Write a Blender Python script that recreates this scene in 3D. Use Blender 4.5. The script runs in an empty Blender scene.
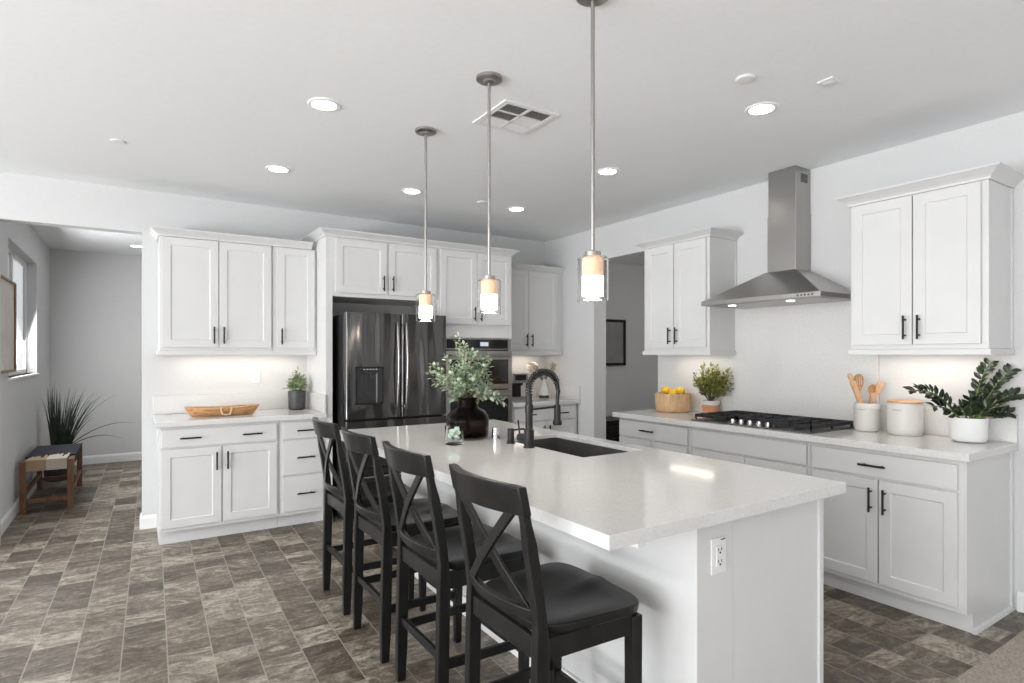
import bpy, bmesh, math, random
from mathutils import Vector, Matrix
S = bpy.context.scene
C = S.collection
random.seed(7)
PI = math.pi

# ------------------------------------------------------------------ camera
CAMH = 1.396
YAW = 0.5756
cd = bpy.data.cameras.new('camera'); cam = bpy.data.objects.new('camera', cd); C.objects.link(cam)
cam.location = (0, 0, CAMH); cam.rotation_euler = (PI/2, 0, -YAW)
cd.sensor_width = 36; cd.lens = 583.5*36/1024; cd.shift_y = 13.5/1024
cd.clip_start = .05; cd.clip_end = 100
S.camera = cam
# ------------------------------------------------------------------ world and exposure
S.view_settings.view_transform = 'Standard'; S.view_settings.look = 'None'
S.view_settings.gamma = 1; S.view_settings.use_curve_mapping = False
S.view_settings.exposure = 0.05
W = bpy.data.worlds.new('world'); S.world = W; W.use_nodes = True
W.node_tree.nodes['Background'].inputs[0].default_value = (.93, .96, 1, 1)
W.node_tree.nodes['Background'].inputs[1].default_value = 1.1
# room constants
XW, YB, H = 4.056, 5.54, 2.719           # right wall, back wall, ceiling
XL, YR = -6.0, -4.2                      # left wall and rear wall (behind the camera)
DOORZ = 2.38
# ------------------------------------------------------------------ daylight lamps in the room's windows, plus added ceiling fill lamps
def area(name, loc, rot, sx, sy, power, color=(1, 1, 1), spread=PI):
    l = bpy.data.lights.new(name, 'AREA'); l.shape = 'RECTANGLE'; l.size = sx; l.size_y = sy
    l.energy = power; l.color = color; l.spread = spread
    o = bpy.data.objects.new(name, l); C.objects.link(o); o.location = loc; o.rotation_euler = rot
    return o
area('rear_window_daylight', (0.4, YR+.02, 1.35), (PI/2, 0, 0), 5.6, 2.3, 3, (1, .99, .98))
area('side_window_daylight', (XL+.02, 1.0, 1.35), (PI/2, 0, -PI/2), 6.4, 2.3, 240, (.975, .985, 1))
area('side_ceiling_fill', (XL+.7, 0.1, .5), (PI/2+1.25, 0, -PI/2), 6.4, 1.2, 500, (.965, .98, 1))  # added uplight inside the room, turned up to brighten the ceiling
area('rear_ceiling_fill', (.4, YR+.7, .5), (PI/2+1.25, 0, 0), 5.4, 1.2, 14, (.965, .98, 1))  # weaker uplight added near the rear wall, also for the ceiling
area('side_room_window_daylight', (-.905, 7.25, 1.79), (PI/2-.25, 0, -PI/2), 1.45, 1.0, 46, (1, 1, 1))

# ------------------------------------------------------------------ materials
def mat(name, col, rough=.5, metal=0, **k):
    m = bpy.data.materials.new(name); m.use_nodes = True
    b = m.node_tree.nodes['Principled BSDF']
    b.inputs['Base Color'].default_value = (*col, 1); b.inputs['Roughness'].default_value = rough
    b.inputs['Metallic'].default_value = metal
    for a, v in k.items(): b.inputs[a.replace('_', ' ')].default_value = v
    return m
def nd(m, t, **k):
    n = m.node_tree.nodes.new(t)
    for a, v in k.items(): setattr(n, a, v)
    return n
def lk(m, a, b): m.node_tree.links.new(a, b)
def bsdf(m): return m.node_tree.nodes['Principled BSDF']
def mth(m, op, a, b=None):
    n = nd(m, 'ShaderNodeMath', operation=op)
    for i, v in enumerate((a, b)):
        if v is None: continue
        if isinstance(v, (int, float)): n.inputs[i].default_value = v
        else: lk(m, v, n.inputs[i])
    return n.outputs[0]
def ramp(m, fac, stops):
    n = nd(m, 'ShaderNodeValToRGB'); e = n.color_ramp.elements
    while len(e) < len(stops): e.new(.5)
    for q, (p, c) in zip(e, stops): q.position = p; q.color = (*c, 1)
    lk(m, fac, n.inputs[0]); return n.outputs[0]
def noisy(m, stops, scale, stretch=(1, 1, 1), detail=4, bump=0, dist=0.):
    tc = nd(m, 'ShaderNodeTexCoord'); mp = nd(m, 'ShaderNodeMapping'); mp.inputs['Scale'].default_value = stretch
    lk(m, tc.outputs['Object'], mp.inputs[0])
    n = nd(m, 'ShaderNodeTexNoise'); n.inputs['Scale'].default_value = scale; n.inputs['Detail'].default_value = detail
    n.inputs['Distortion'].default_value = dist
    lk(m, mp.outputs[0], n.inputs[0])
    lk(m, ramp(m, n.outputs[0], stops), bsdf(m).inputs['Base Color'])
    if bump:
        b = nd(m, 'ShaderNodeBump'); b.inputs['Strength'].default_value = bump; b.inputs['Distance'].default_value = .002
        lk(m, n.outputs[0], b.inputs['Height']); lk(m, b.outputs[0], bsdf(m).inputs['Normal'])
    return m
M = {}
M['wall'] = noisy(mat('wall_paint', (.78, .78, .775), .8), [(.3, (.64, .643, .645)), (.7, (.66, .663, .665))], 60, bump=.12)
M['ceil'] = noisy(mat('ceiling_paint', (.8, .8, .8), .9), [(.3, (.852, .865, .882)), (.7, (.872, .885, .902))], 40, bump=.1)
M['cab'] = noisy(mat('cabinet_paint', (.84, .84, .835), .38), [(.3, (.67, .672, .67)), (.7, (.69, .692, .69))], 8)
M['trim'] = noisy(mat('trim_paint', (.82, .82, .81), .4), [(.3, (.82, .82, .81)), (.7, (.84, .84, .83))], 8)
M['quartz'] = noisy(mat('quartz', (.76, .75, .735), .09), [(.25, (.60, .595, .58)), (.42, (.675, .672, .66)), (.6, (.70, .697, .686)), (.8, (.74, .737, .73))], 90, detail=6)
M['hardware'] = mat('matte_black_metal', (.018, .018, .018), .4, .6)
M['stool'] = noisy(mat('black_painted_wood', (.012, .012, .012), .30, 0, Specular_IOR_Level=.28), [(.3, (.008, .008, .008)), (.7, (.015, .0145, .0145))], 30, (1, 1, .2))
M['steel'] = mat('brushed_stainless', (.40, .39, .375), .28, 1)
M['nickel'] = mat('brushed_nickel', (.42, .40, .38), .35, 1)
M['chrome'] = mat('chrome', (.75, .75, .75), .12, 1)
M['blacksteel'] = mat('black_stainless', (.11, .107, .104), .14, .95)
_m = M['blacksteel']; _tc = nd(_m, 'ShaderNodeTexCoord'); _mp = nd(_m, 'ShaderNodeMapping'); _mp.inputs['Scale'].default_value = (5, 5, 1.1)
lk(_m, _tc.outputs['Object'], _mp.inputs[0]); _n = nd(_m, 'ShaderNodeTexNoise'); _n.inputs['Scale'].default_value = 1.6; _n.inputs['Detail'].default_value = 0
lk(_m, _mp.outputs[0], _n.inputs[0]); _b = nd(_m, 'ShaderNodeBump'); _b.inputs['Strength'].default_value = 1; _b.inputs['Distance'].default_value = .03
lk(_m, _n.outputs[0], _b.inputs['Height']); lk(_m, _b.outputs[0], bsdf(_m).inputs['Normal'])
M['fridge_side'] = mat('fridge_side_grey', (.03, .03, .032), .45, .3)
M['oven_glass'] = mat('oven_glass', (.012, .012, .013), .07)
M['screen'] = mat('oven_display', (.35, .38, .42), .3, Emission_Color=(.5, .55, .62, 1), Emission_Strength=.7)
M['grate'] = mat('cast_iron', (.02, .02, .022), .5, .2)
M['sink'] = noisy(mat('composite_sink', (.05, .05, .05), .45), [(.35, (.035, .035, .035)), (.6, (.06, .06, .06)), (.75, (.16, .16, .16))], 220)
M['faucet'] = mat('faucet_black', (.014, .014, .015), .35, 0, Specular_IOR_Level=.35)
M['plastic'] = mat('white_plastic', (.8, .8, .79), .35)
M['slot'] = mat('slot_dark', (.06, .06, .06), .6)
def glass(name, col, rough=0., ior=1.45):
    m = mat(name, col, rough, 0, Transmission_Weight=1.0, IOR=ior); return m
M['glass'] = glass('clear_glass', (.97, .97, .97))
M['pane'] = glass('window_glass', (.96, .98, .98), .02, 1.1)
M['amber'] = glass('smoked_brown_glass', (.22, .185, .165), .02, 1.15)
M['thin'] = glass('thin_clear_glass', (1, 1, 1), .04, 1.10)
def emit(name, col, s):
    m = mat(name, (.9, .9, .9), .5, 0, Emission_Color=(*col, 1), Emission_Strength=s); return m
M['lamp'] = emit('downlight_lens', (1, .97, .93), 14)
M['bulb'] = emit('pendant_diffuser_lit', (1, .94, .86), 2.6)
M['peach'] = mat('pendant_diffuser_upper', (.9, .62, .42), .5, 0, Emission_Color=(1, .55, .36, 1), Emission_Strength=.14)
M['led'] = emit('led_strip', (1, .92, .82), 9)
M['hoodlamp'] = emit('hood_lamp_lens', (1, .95, .88), 6)
M['dark'] = mat('dark_void', (.03, .03, .03), .8)
M['soil'] = noisy(mat('potting_soil', (.03, .022, .015), .95), [(.3, (.02, .015, .01)), (.7, (.06, .045, .03))], 60)
def wood(name, a, b, rough=.5, sc=9, st=(1, 1, 1)):
    return noisy(mat(name, a, rough), [(.3, a), (.55, b), (.75, a)], sc, st, detail=5, bump=.15, dist=.8)
M['oak'] = wood('walnut_bench_wood', (.10, .045, .012), (.21, .10, .05), .5, 10, (6, 6, 1))
M['bread'] = wood('dough_bowl_wood', (.30, .14, .05), (.62, .36, .17), .55, 9, (1, 5, 5))
M['basket'] = wood('pale_carved_wood', (.50, .30, .15), (.70, .47, .27), .6, 10, (5, 5, 1))
M['spoon'] = wood('olive_wood', (.36, .17, .06), (.55, .32, .15), .5, 20, (3, 3, 1))
M['spoon2'] = wood('light_beech', (.56, .30, .16), (.68, .42, .25), .5, 20, (3, 3, 1))
M['rope'] = noisy(mat('jute_rope', (.62, .45, .27), .9), [(.3, (.5, .34, .2)), (.7, (.72, .55, .35))], 150)
M['clay'] = noisy(mat('terracotta', (.60, .27, .13), .8), [(.3, (.56, .25, .12)), (.7, (.66, .32, .17))], 40)
M['ceramic'] = noisy(mat('stoneware_offwhite', (.70, .68, .65), .4), [(.3, (.69, .67, .64)), (.7, (.72, .70, .67))], 20)
M['white_pot'] = mat('white_glaze', (.82, .82, .82), .35)
M['dark_pot'] = noisy(mat('charcoal_pot', (.04, .04, .045), .45), [(.3, (.03, .03, .033)), (.7, (.06, .06, .065))], 30)
M['lemon'] = noisy(mat('lemon_skin', (.85, .52, .02), .45), [(.3, (.80, .45, .01)), (.7, (.9, .6, .04))], 40, bump=.3)
def leafm(name, a, b, c, rough=.5, sc=30):
    return noisy(mat(name, a, rough), [(.3, a), (.5, b), (.7, c)], sc, detail=1)
M['euca'] = leafm('eucalyptus_leaf', (.14, .21, .11), (.31, .40, .26), (.58, .63, .53), .6, 45)
M['zz'] = leafm('zz_leaf', (.008, .016, .008), (.017, .032, .014), (.045, .065, .03), .3, 20)
M['boxw'] = leafm('yellow_green_leaf', (.09, .12, .03), (.27, .29, .06), (.50, .48, .14), .6, 40)
M['mint'] = leafm('pale_green_leaf', (.10, .17, .06), (.27, .34, .16), (.45, .52, .36), .6, 50)
M['grass'] = leafm('dark_grass_blade', (.015, .025, .015), (.03, .048, .03), (.06, .085, .055), .55, 12)
M['stem'] = noisy(mat('brown_stem', (.09, .06, .035), .8), [(.3, (.06, .04, .025)), (.7, (.12, .08, .05))], 30)
M['zstem'] = noisy(mat('green_stem', (.12, .18, .05), .5), [(.3, (.08, .13, .03)), (.7, (.16, .22, .07))], 20)
M['petal'] = noisy(mat('cream_petals', (.7, .6, .5), .8), [(.3, (.55, .44, .34)), (.7, (.85, .80, .74))], 60)
M['fabric_navy'] = noisy(mat('navy_woven_seat', (.012, .013, .022), .9), [(.3, (.008, .009, .016)), (.7, (.022, .024, .036))], 120, bump=.3)
M['fabric_tan'] = noisy(mat('tan_woven_seat', (.42, .29, .18), .9), [(.3, (.32, .21, .12)), (.7, (.50, .37, .25))], 120, bump=.3)
M['fabric_cream'] = noisy(mat('cream_woven_seat', (.55, .48, .40), .9), [(.3, (.47, .40, .33)), (.7, (.64, .57, .49))], 120, bump=.3)
M['art'] = noisy(mat('linen_print', (.45, .44, .42), .8), [(.3, (.58, .55, .50)), (.7, (.70, .67, .62))], 5)
M['hall_art'] = noisy(mat('grey_print', (.26, .26, .26), .5), [(.3, (.22, .22, .22)), (.7, (.30, .30, .30))], 4)
M['carpet'] = noisy(mat('greige_carpet', (.30, .27, .24), .95), [(.3, (.27, .235, .195)), (.7, (.50, .44, .38))], 110, detail=8, bump=1.0)
M['candle'] = noisy(mat('green_wax_pieces', (.4, .62, .48), .5), [(.4, (.25, .48, .34)), (.6, (.75, .82, .76))], 35)
M['blind'] = mat('pale_window_shade', (.75, .77, .78), .8)

# sheet vinyl floor: columns of small slate tiles running away along y
def floor_mat():
    m = mat('slate_look_vinyl', (.2, .18, .16), .42)
    tc = nd(m, 'ShaderNodeTexCoord'); sp = nd(m, 'ShaderNodeSeparateXYZ'); lk(m, tc.outputs['Object'], sp.inputs[0])
    x, y = sp.outputs[0], sp.outputs[1]
    u = mth(m, 'DIVIDE', mth(m, 'SUBTRACT', mth(m, 'SUBTRACT', x, mth(m, 'MULTIPLY', y, .0225)), .062-1.81*5), .181)
    col = mth(m, 'FLOOR', u); fu = mth(m, 'FRACT', u)
    wn = nd(m, 'ShaderNodeTexWhiteNoise', noise_dimensions='1D'); lk(m, col, wn.inputs['W'])
    v = mth(m, 'ADD', mth(m, 'DIVIDE', mth(m, 'ADD', y, mth(m, 'MULTIPLY', x, .0225)), .305), mth(m, 'MULTIPLY', wn.outputs[0], 7.0))
    per = mth(m, 'FLOOR', v); fv = mth(m, 'FRACT', v)          # each period holds two tiles of unlike length
    w2 = nd(m, 'ShaderNodeTexWhiteNoise', noise_dimensions='2D'); cb = nd(m, 'ShaderNodeCombineXYZ')
    lk(m, col, cb.inputs[0]); lk(m, per, cb.inputs[1]); lk(m, cb.outputs[0], w2.inputs['Vector'])
    split = mth(m, 'ADD', .36, mth(m, 'MULTIPLY', mth(m, 'FLOOR', mth(m, 'MULTIPLY', w2.outputs[0], 2.99)), .14))
    up = mth(m, 'GREATER_THAN', fv, split)
    w3 = nd(m, 'ShaderNodeTexWhiteNoise', noise_dimensions='3D'); cb3 = nd(m, 'ShaderNodeCombineXYZ')
    lk(m, col, cb3.inputs[0]); lk(m, per, cb3.inputs[1]); lk(m, up, cb3.inputs[2]); lk(m, cb3.outputs[0], w3.inputs['Vector'])
    # slate veining, own offset and tilt in each tile
    off = nd(m, 'ShaderNodeVectorMath', operation='SCALE'); off.inputs['Scale'].default_value = 9.0
    lk(m, w3.outputs['Color'], off.inputs[0])
    sc = nd(m, 'ShaderNodeVectorMath', operation='MULTIPLY'); sc.inputs[1].default_value = (6.5, 13, 1)
    rt = nd(m, 'ShaderNodeVectorRotate', rotation_type='Z_AXIS'); lk(m, tc.outputs['Object'], rt.inputs['Vector'])
    lk(m, mth(m, 'MULTIPLY', mth(m, 'SUBTRACT', w2.outputs[0], .35), .9), rt.inputs['Angle'])
    lk(m, rt.outputs[0], sc.inputs[0])
    ad = nd(m, 'ShaderNodeVectorMath', operation='ADD'); lk(m, sc.outputs[0], ad.inputs[0]); lk(m, off.outputs[0], ad.inputs[1])
    n = nd(m, 'ShaderNodeTexNoise'); n.inputs['Scale'].default_value = 1.0; n.inputs['Detail'].default_value = 7
    n.inputs['Distortion'].default_value = 1.6; n.inputs['Roughness'].default_value = .62; lk(m, ad.outputs[0], n.inputs[0])
    n2 = nd(m, 'ShaderNodeTexNoise'); n2.inputs['Scale'].default_value = 55; n2.inputs['Detail'].default_value = 5
    n2.inputs['Roughness'].default_value = .7
    lk(m, tc.outputs['Object'], n2.inputs[0])
    bright = mth(m, 'ADD', mth(m, 'MULTIPLY', w3.outputs[0], .58), mth(m, 'MULTIPLY', n.outputs[0], 1.85))
    bright = mth(m, 'ADD', bright, mth(m, 'MULTIPLY', mth(m, 'SUBTRACT', n2.outputs[0], .5), 1.0))
    c = ramp(m, mth(m, 'SUBTRACT', bright, .69), [(.08, (.060, .047, .032)), (.34, (.110, .089, .064)), (.56, (.18, .150, .115)), (.74, (.285, .247, .196)), (.98, (.47, .42, .345))])
    # joints
    eu = mth(m, 'LESS_THAN', mth(m, 'MINIMUM', fu, mth(m, 'SUBTRACT', 1, fu)), .016)
    ev = mth(m, 'LESS_THAN', mth(m, 'MINIMUM', mth(m, 'MINIMUM', fv, mth(m, 'SUBTRACT', 1, fv)), mth(m, 'ABSOLUTE', mth(m, 'SUBTRACT', fv, split))), .0065)
    mx = nd(m, 'ShaderNodeMix', data_type='RGBA'); lk(m, mth(m, 'MULTIPLY', ev, .6), mx.inputs[0]); lk(m, c, mx.inputs[6]); mx.inputs[7].default_value = (.30, .27, .225, 1)
    mx2 = nd(m, 'ShaderNodeMix', data_type='RGBA'); lk(m, mth(m, 'MULTIPLY', eu, .75), mx2.inputs[0]); lk(m, mx.outputs[2], mx2.inputs[6]); mx2.inputs[7].default_value = (.36, .325, .275, 1)
    lk(m, mx2.outputs[2], bsdf(m).inputs['Base Color'])
    bp = nd(m, 'ShaderNodeBump'); bp.inputs['Strength'].default_value = .25; bp.inputs['Distance'].default_value = .002
    lk(m, n.outputs[0], bp.inputs['Height']); lk(m, bp.outputs[0], bsdf(m).inputs['Normal'])
    return m
M['floor'] = floor_mat()

# ------------------------------------------------------------------ mesh builder
class MB:
    def __init__(s): s.bm = bmesh.new()
    def quad(s, pts):
        vs = [s.bm.verts.new(p) for p in pts]; return s.bm.faces.new(vs)
    def box(s, x0, x1, y0, y1, z0, z1):
        v = [s.bm.verts.new((x, y, z)) for x in (x0, x1) for y in (y0, y1) for z in (z0, z1)]
        for f in ((0, 1, 3, 2), (4, 6, 7, 5), (0, 4, 5, 1), (2, 3, 7, 6), (0, 2, 6, 4), (1, 5, 7, 3)):
            s.bm.faces.new([v[i] for i in f])
        return s
    def hexa(s, a, b):          # two 4-point loops joined
        A = [s.bm.verts.new(p) for p in a]; B = [s.bm.verts.new(p) for p in b]
        s.bm.faces.new(A); s.bm.faces.new(B[::-1])
        for i in range(len(A)): s.bm.faces.new([A[i], A[(i+1) % len(A)], B[(i+1) % len(A)], B[i]])
        return s
    def loft(s, rings, cap=True, close=True):
        R = [[s.bm.verts.new(p) for p in r] for r in rings]
        n = len(R[0])
        for a, b in zip(R, R[1:]):
            for i in range(n if close else n-1):
                s.bm.faces.new([a[i], a[(i+1) % n], b[(i+1) % n], b[i]])
        if cap: s.bm.faces.new(R[0][::-1]); s.bm.faces.new(R[-1])
        return s
    def lathe(s, prof, c=(0, 0), n=32, cap=True):
        rings = [[(c[0]+r*math.cos(2*PI*i/n), c[1]+r*math.sin(2*PI*i/n), z) for i in range(n)] for r, z in prof]
        return s.loft(rings, cap)
    def tube(s, pts, r, n=10, cap=True):
        pts = [Vector(p) for p in pts]; rs = r if isinstance(r, (list, tuple)) else [r]*len(pts)
        t0 = (pts[1]-pts[0]).normalized(); up = Vector((0, 0, 1)) if abs(t0.z) < .9 else Vector((1, 0, 0))
        nrm = t0.cross(up).normalized(); rings = []
        for i, p in enumerate(pts):
            t = (pts[min(i+1, len(pts)-1)]-pts[max(i-1, 0)]).normalized()
            nrm = (nrm-t*nrm.dot(t)).normalized(); b = t.cross(nrm)
            rings.append([p+(nrm*math.cos(2*PI*k/n)+b*math.sin(2*PI*k/n))*rs[i] for k in range(n)])
        return s.loft(rings, cap)
    def bar(s, a, b, w, h, up=(0, 0, 1)):      # rectangular bar
        a, b = Vector(a), Vector(b); t = (b-a).normalized(); u = Vector(up)
        sd = t.cross(u).normalized()*w/2; uu = sd.cross(t).normalized()*h/2
        q = [-sd-uu, sd-uu, sd+uu, -sd+uu]
        return s.hexa([a+k for k in q], [b+k for k in q])
    def sphere(s, c, r, sx=1, sy=1, sz=1, n=16, rot=None):
        m = Matrix.Translation(c) @ (rot or Matrix()) @ Matrix.Diagonal((r*sx, r*sy, r*sz, 1))
        bmesh.ops.create_uvsphere(s.bm, u_segments=n, v_segments=n//2+2, radius=1, matrix=m); return s
    def leaf(s, base, d, nrm, L, w, fold=.15, droop=.1):
        d = Vector(d).normalized(); nrm = Vector(nrm); nrm = (nrm-d*nrm.dot(d))
        nrm = nrm.normalized() if nrm.length > 1e-4 else d.orthogonal().normalized()
        sd = d.cross(nrm); base = Vector(base)
        pts = []
        for t, k in ((0, .08), (.3, .85), (.6, 1.), (.85, .55), (1, .02)):
            c = base+d*L*t-nrm*droop*L*t*t
            pts.append((c-sd*w/2*k+nrm*fold*w*k, c, c+sd*w/2*k+nrm*fold*w*k))
        R = [[s.bm.verts.new(p) for p in q] for q in pts]
        for a, b in zip(R, R[1:]):
            for i in (0, 1): s.bm.faces.new([a[i], a[i+1], b[i+1], b[i]])
        return s
    def build(s, name, m, parent=None, smooth=False, bevel=0, recalc=True, seg=2, loc=None):
        if recalc: bmesh.ops.recalc_face_normals(s.bm, faces=s.bm.faces)
        org = Vector(loc) if loc is not None else Vector()
        if parent is not None:
            q = parent
            while q is not None: org = org+Vector(q.location); q = q.parent
        elif loc is None:
            xs = [v.co for v in s.bm.verts]
            org = Vector(((min(p.x for p in xs)+max(p.x for p in xs))/2, (min(p.y for p in xs)+max(p.y for p in xs))/2, min(p.z for p in xs)))
        for v in s.bm.verts: v.co -= org
        me = bpy.data.meshes.new(name); s.bm.to_mesh(me); s.bm.free(); me.materials.append(m)
        if smooth:
            for p in me.polygons: p.use_smooth = True
            try: me.set_sharp_from_angle(angle=math.radians(38))
            except Exception: pass
        o = bpy.data.objects.new(name, me); C.objects.link(o)
        if parent is not None: o.parent = parent
        else: o.location = org
        if bevel:
            b = o.modifiers.new('bevel', 'BEVEL'); b.width = bevel; b.segments = seg; b.limit_method = 'ANGLE'; b.angle_limit = math.radians(40)
        return o
def tag(o, label=None, cat=None, group=None, kind=None):
    for k, v in (('label', label), ('category', cat), ('group', group), ('kind', kind)):
        if v: o[k] = v
    return o
def thing(name, label, cat, loc=(0, 0, 0), group=None, rz=0):
    o = bpy.data.objects.new(name, None); C.objects.link(o); o.location = loc; o.rotation_euler = (0, 0, rz)
    o.empty_display_size = .05
    return tag(o, label, cat, group)
def struct(name, mb, m, **k): return tag(mb.build(name, m, **k), kind='structure')
# the scene is built in world coordinates; build() subtracts the parents' locations
def box(*a): return MB().box(*a)

# ------------------------------------------------------------------ room shell
ZERO = (0, 0, 0)
fl = MB().box(XL-.15, 7.6, YR-.15, 9.4, -.1, 0); struct('floor', fl, M['floor'], loc=ZERO)
struct('floor_carpet', box(XL, XW, YR, 1.06, .0, .012), M['carpet'], loc=ZERO)
struct('ceiling', box(XL-.15, 7.6, YR-.15, 9.4, H, H+.1), M['ceil'], loc=ZERO)
# back wall with the wide opening to the side room
w = MB(); w.box(.058, 4.223, YB, YB+.12, 0, H); w.box(-.82, .058, YB, YB+.12, DOORZ, H); w.box(XL, -.82, YB, YB+.12, 0, H)
struct('wall_back', w, M['wall'])
# right wall with the doorway
w = MB(); w.box(XW, XW+.167, YR, 3.78, 0, H); w.box(XW, XW+.167, 4.669, YB, 0, H); w.box(XW, XW+.167, 3.78, 4.669, DOORZ, H)
struct('wall_right', w, M['wall'])
# left and rear walls (behind the camera) with their glazed openings
w = MB(); w.box(XL-.12, XL, YR, -2.0, 0, H); w.box(XL-.12, XL, 4.4, YB+.12, 0, H); w.box(XL-.12, XL, -2.0, 4.4, 2.5, H); w.box(XL-.12, XL, -2.0, 4.4, 0, .15)
struct('wall_left', w, M['wall'])
w = MB(); w.box(XL-.12, -2.4, YR-.12, YR, 0, H); w.box(3.2, XW+.167, YR-.12, YR, 0, H); w.box(-2.4, 3.2, YR-.12, YR, 2.5, H); w.box(-2.4, 3.2, YR-.12, YR, 0, .15)
struct('wall_rear', w, M['wall'])
# side room seen through the left opening
w = MB(); w.box(-.99, -.87, YB+.12, 6.33, 0, H); w.box(-.99, -.87, 8.04, 9.21, 0, H); w.box(-.99, -.87, 6.33, 8.04, 0, 1.205); w.box(-.99, -.87, 6.33, 8.04, 2.375, H)
struct('wall_side_room', w, M['wall'])
struct('wall_side_room_back', box(-.99, 3.0, 9.21, 9.33, 0, H), M['wall'])
struct('wall_side_room_right', box(2.9, 3.0, YB+.12, 9.21, 0, H), M['wall'])
# hallway seen through the right doorway
struct('wall_hallway_back', box(XW+.167, 7.5, 6.24, 6.36, 0, H), M['wall'])
struct('wall_hallway_end', box(7.4, 7.5, 2.4, 6.24, 0, H), M['wall'])
struct('wall_hallway_front', box(XW+.167, 7.5, 2.3, 2.4, 0, H), M['wall'])
# baseboards
def baseboard(name, pts):      # path on the floor, profile to the left hand side of the walk
    prof = [(0, 0), (.016, 0), (.016, .085), (.010, .1), (.006, .108), (0, .108)]
    mb = MB(); rings = []
    P = [Vector((*p, 0)) for p in pts]
    for i, p in enumerate(P):
        a = (P[i]-P[i-1]).normalized() if i else None
        b = (P[i+1]-P[i]).normalized() if i < len(P)-1 else None
        if a is None: n = Vector((-b.y, b.x, 0))
        elif b is None: n = Vector((-a.y, a.x, 0))
        else:
            na, nb = Vector((-a.y, a.x, 0)), Vector((-b.y, b.x, 0)); n = (na+nb)/(1+na.dot(nb))
        rings.append([p+n*o+Vector((0, 0, z)) for o, z in prof])
    mb.loft(rings); return struct(name, mb, M['trim'])
baseboard('baseboard_right', [(XW, YR+.02), (XW, 1.17)])
baseboard('baseboard_back', [(.158, YB), (.058, YB), (.058, YB+.12)])
baseboard('baseboard_back_left', [(-.82, YB), (-2.5, YB)])
baseboard('baseboard_side_room_back', [(2.85, 9.21), (-.87, 9.21), (-.87, 5.7)])
baseboard('baseboard_hallway', [(7.3, 6.24), (4.3, 6.24)])
# side room window
w = MB(); y0, y1, z0, z1 = 6.33, 8.04, 1.205, 2.375
for a in ((y0, y1, z0, z0+.045), (y0, y1, z1-.045, z1), (y0, y0+.045, z0, z1), (y1-.045, y1, z0, z1), (7.16, 7.21, z0, z1)):
    w.box(-.985, -.955, *a)
wf = struct('window_1', w, M['trim'], bevel=.003)
struct('window_1_pane', box(-.972, -.968, y0+.03, y1-.03, z0+.03, z1-.03), M['pane'])
struct('window_1_sill', box(-.955, -.85, y0-.03, y1+.03, z0-.022, z0), M['trim'], bevel=.004)
# glazed doors behind the camera: frames and panes
def glazing(n, along, fixed, a0, a1):
    mb = MB(); k = 4; wdt = (a1-a0)/k
    def bx(m_, u0, u1, d0, d1, z0, z1):
        (m_.box(u0, u1, d0, d1, z0, z1) if along == 'x' else m_.box(d0, d1, u0, u1, z0, z1))
    for i in range(k+1): bx(mb, a0+i*wdt-.03*(i > 0), a0+i*wdt+.03*(i < k), fixed-.05, fixed-.01, .15, 2.5)
    bx(mb, a0, a1, fixed-.05, fixed-.01, .15, .23); bx(mb, a0, a1, fixed-.05, fixed-.01, 2.42, 2.5)
    struct('window_%d' % n, mb, M['trim'])
glazing(2, 'x', YR-.03, -2.4, 3.2)
glazing(3, 'y', XL-.03, -2.0, 4.4)

# ------------------------------------------------------------------ cabinets
def fm(side, plane):           # (u, outwards, z) -> world ; side 'b' back wall (u=x), 'r' right wall (u=y)
    if side == 'b': return lambda u0, u1, w0, w1, z0, z1: (u0, u1, plane-w1, plane-w0, z0, z1)
    return lambda u0, u1, w0, w1, z0, z1: (plane-w1, plane-w0, u0, u1, z0, z1)
def pull(f, side, parent, uc, zc, L, vertical, off=.02):
    mb = MB(); r = .0062
    def pt(u, w_, z):
        b = f(u, u, w_, w_, z, z); return (b[0], b[2], b[4])
    if vertical:
        mb.tube([pt(uc, off+.03, zc-L/2), pt(uc, off+.03, zc+L/2)], r, 8)
        for s_ in (-1, 1): mb.tube([pt(uc, off, zc+s_*L*.33), pt(uc, off+.03, zc+s_*L*.33)], r*.9, 8)
    else:
        mb.tube([pt(uc-L/2, off+.03, zc), pt(uc+L/2, off+.03, zc)], r, 8)
        for s_ in (-1, 1): mb.tube([pt(uc+s_*L*.33, off, zc), pt(uc+s_*L*.33, off+.03, zc)], r*.9, 8)
    mb.build('handle', M['hardware'], parent, smooth=True)
def door(f, side, parent, u0, u1, z0, z1, hand=None, hz=None):
    mb = MB(); t = .02; fr = .058
    # frame ring with a recessed flat panel
    def V(u, w_, z): b = f(u, u, w_, w_, z, z); return (b[0], b[2], b[4])
    o = [(u0, z0), (u1, z0), (u1, z1), (u0, z1)]; i1 = [(u0+fr, z0+fr), (u1-fr, z0+fr), (u1-fr, z1-fr), (u0+fr, z1-fr)]
    e = .004; i2 = [(u0+fr+e, z0+fr+e), (u1-fr-e, z0+fr+e), (u1-fr-e, z1-fr-e), (u0+fr+e, z1-fr-e)]
    rings = [[V(u, .001, z) for u, z in o], [V(u, t, z) for u, z in o], [V(u, t, z) for u, z in i1], [V(u, t-.007, z) for u, z in i2]]
    mb.loft(rings, True)
    d = mb.build('door', M['cab'], parent, bevel=.0012, seg=1)
    if hand:
        uc = u1-.032 if hand == 'hi' else u0+.032
        pull(f, side, d, uc, hz, .135, True)
    return d
def drawer(f, side, parent, u0, u1, z0, z1, pulls=()):
    d = box(*f(u0, u1, .001, .02, z0, z1)).build('drawer', M['cab'], parent, bevel=.003)
    for p in pulls: pull(f, side, d, p, (z0+z1)/2, .14, False)
    return d
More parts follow.
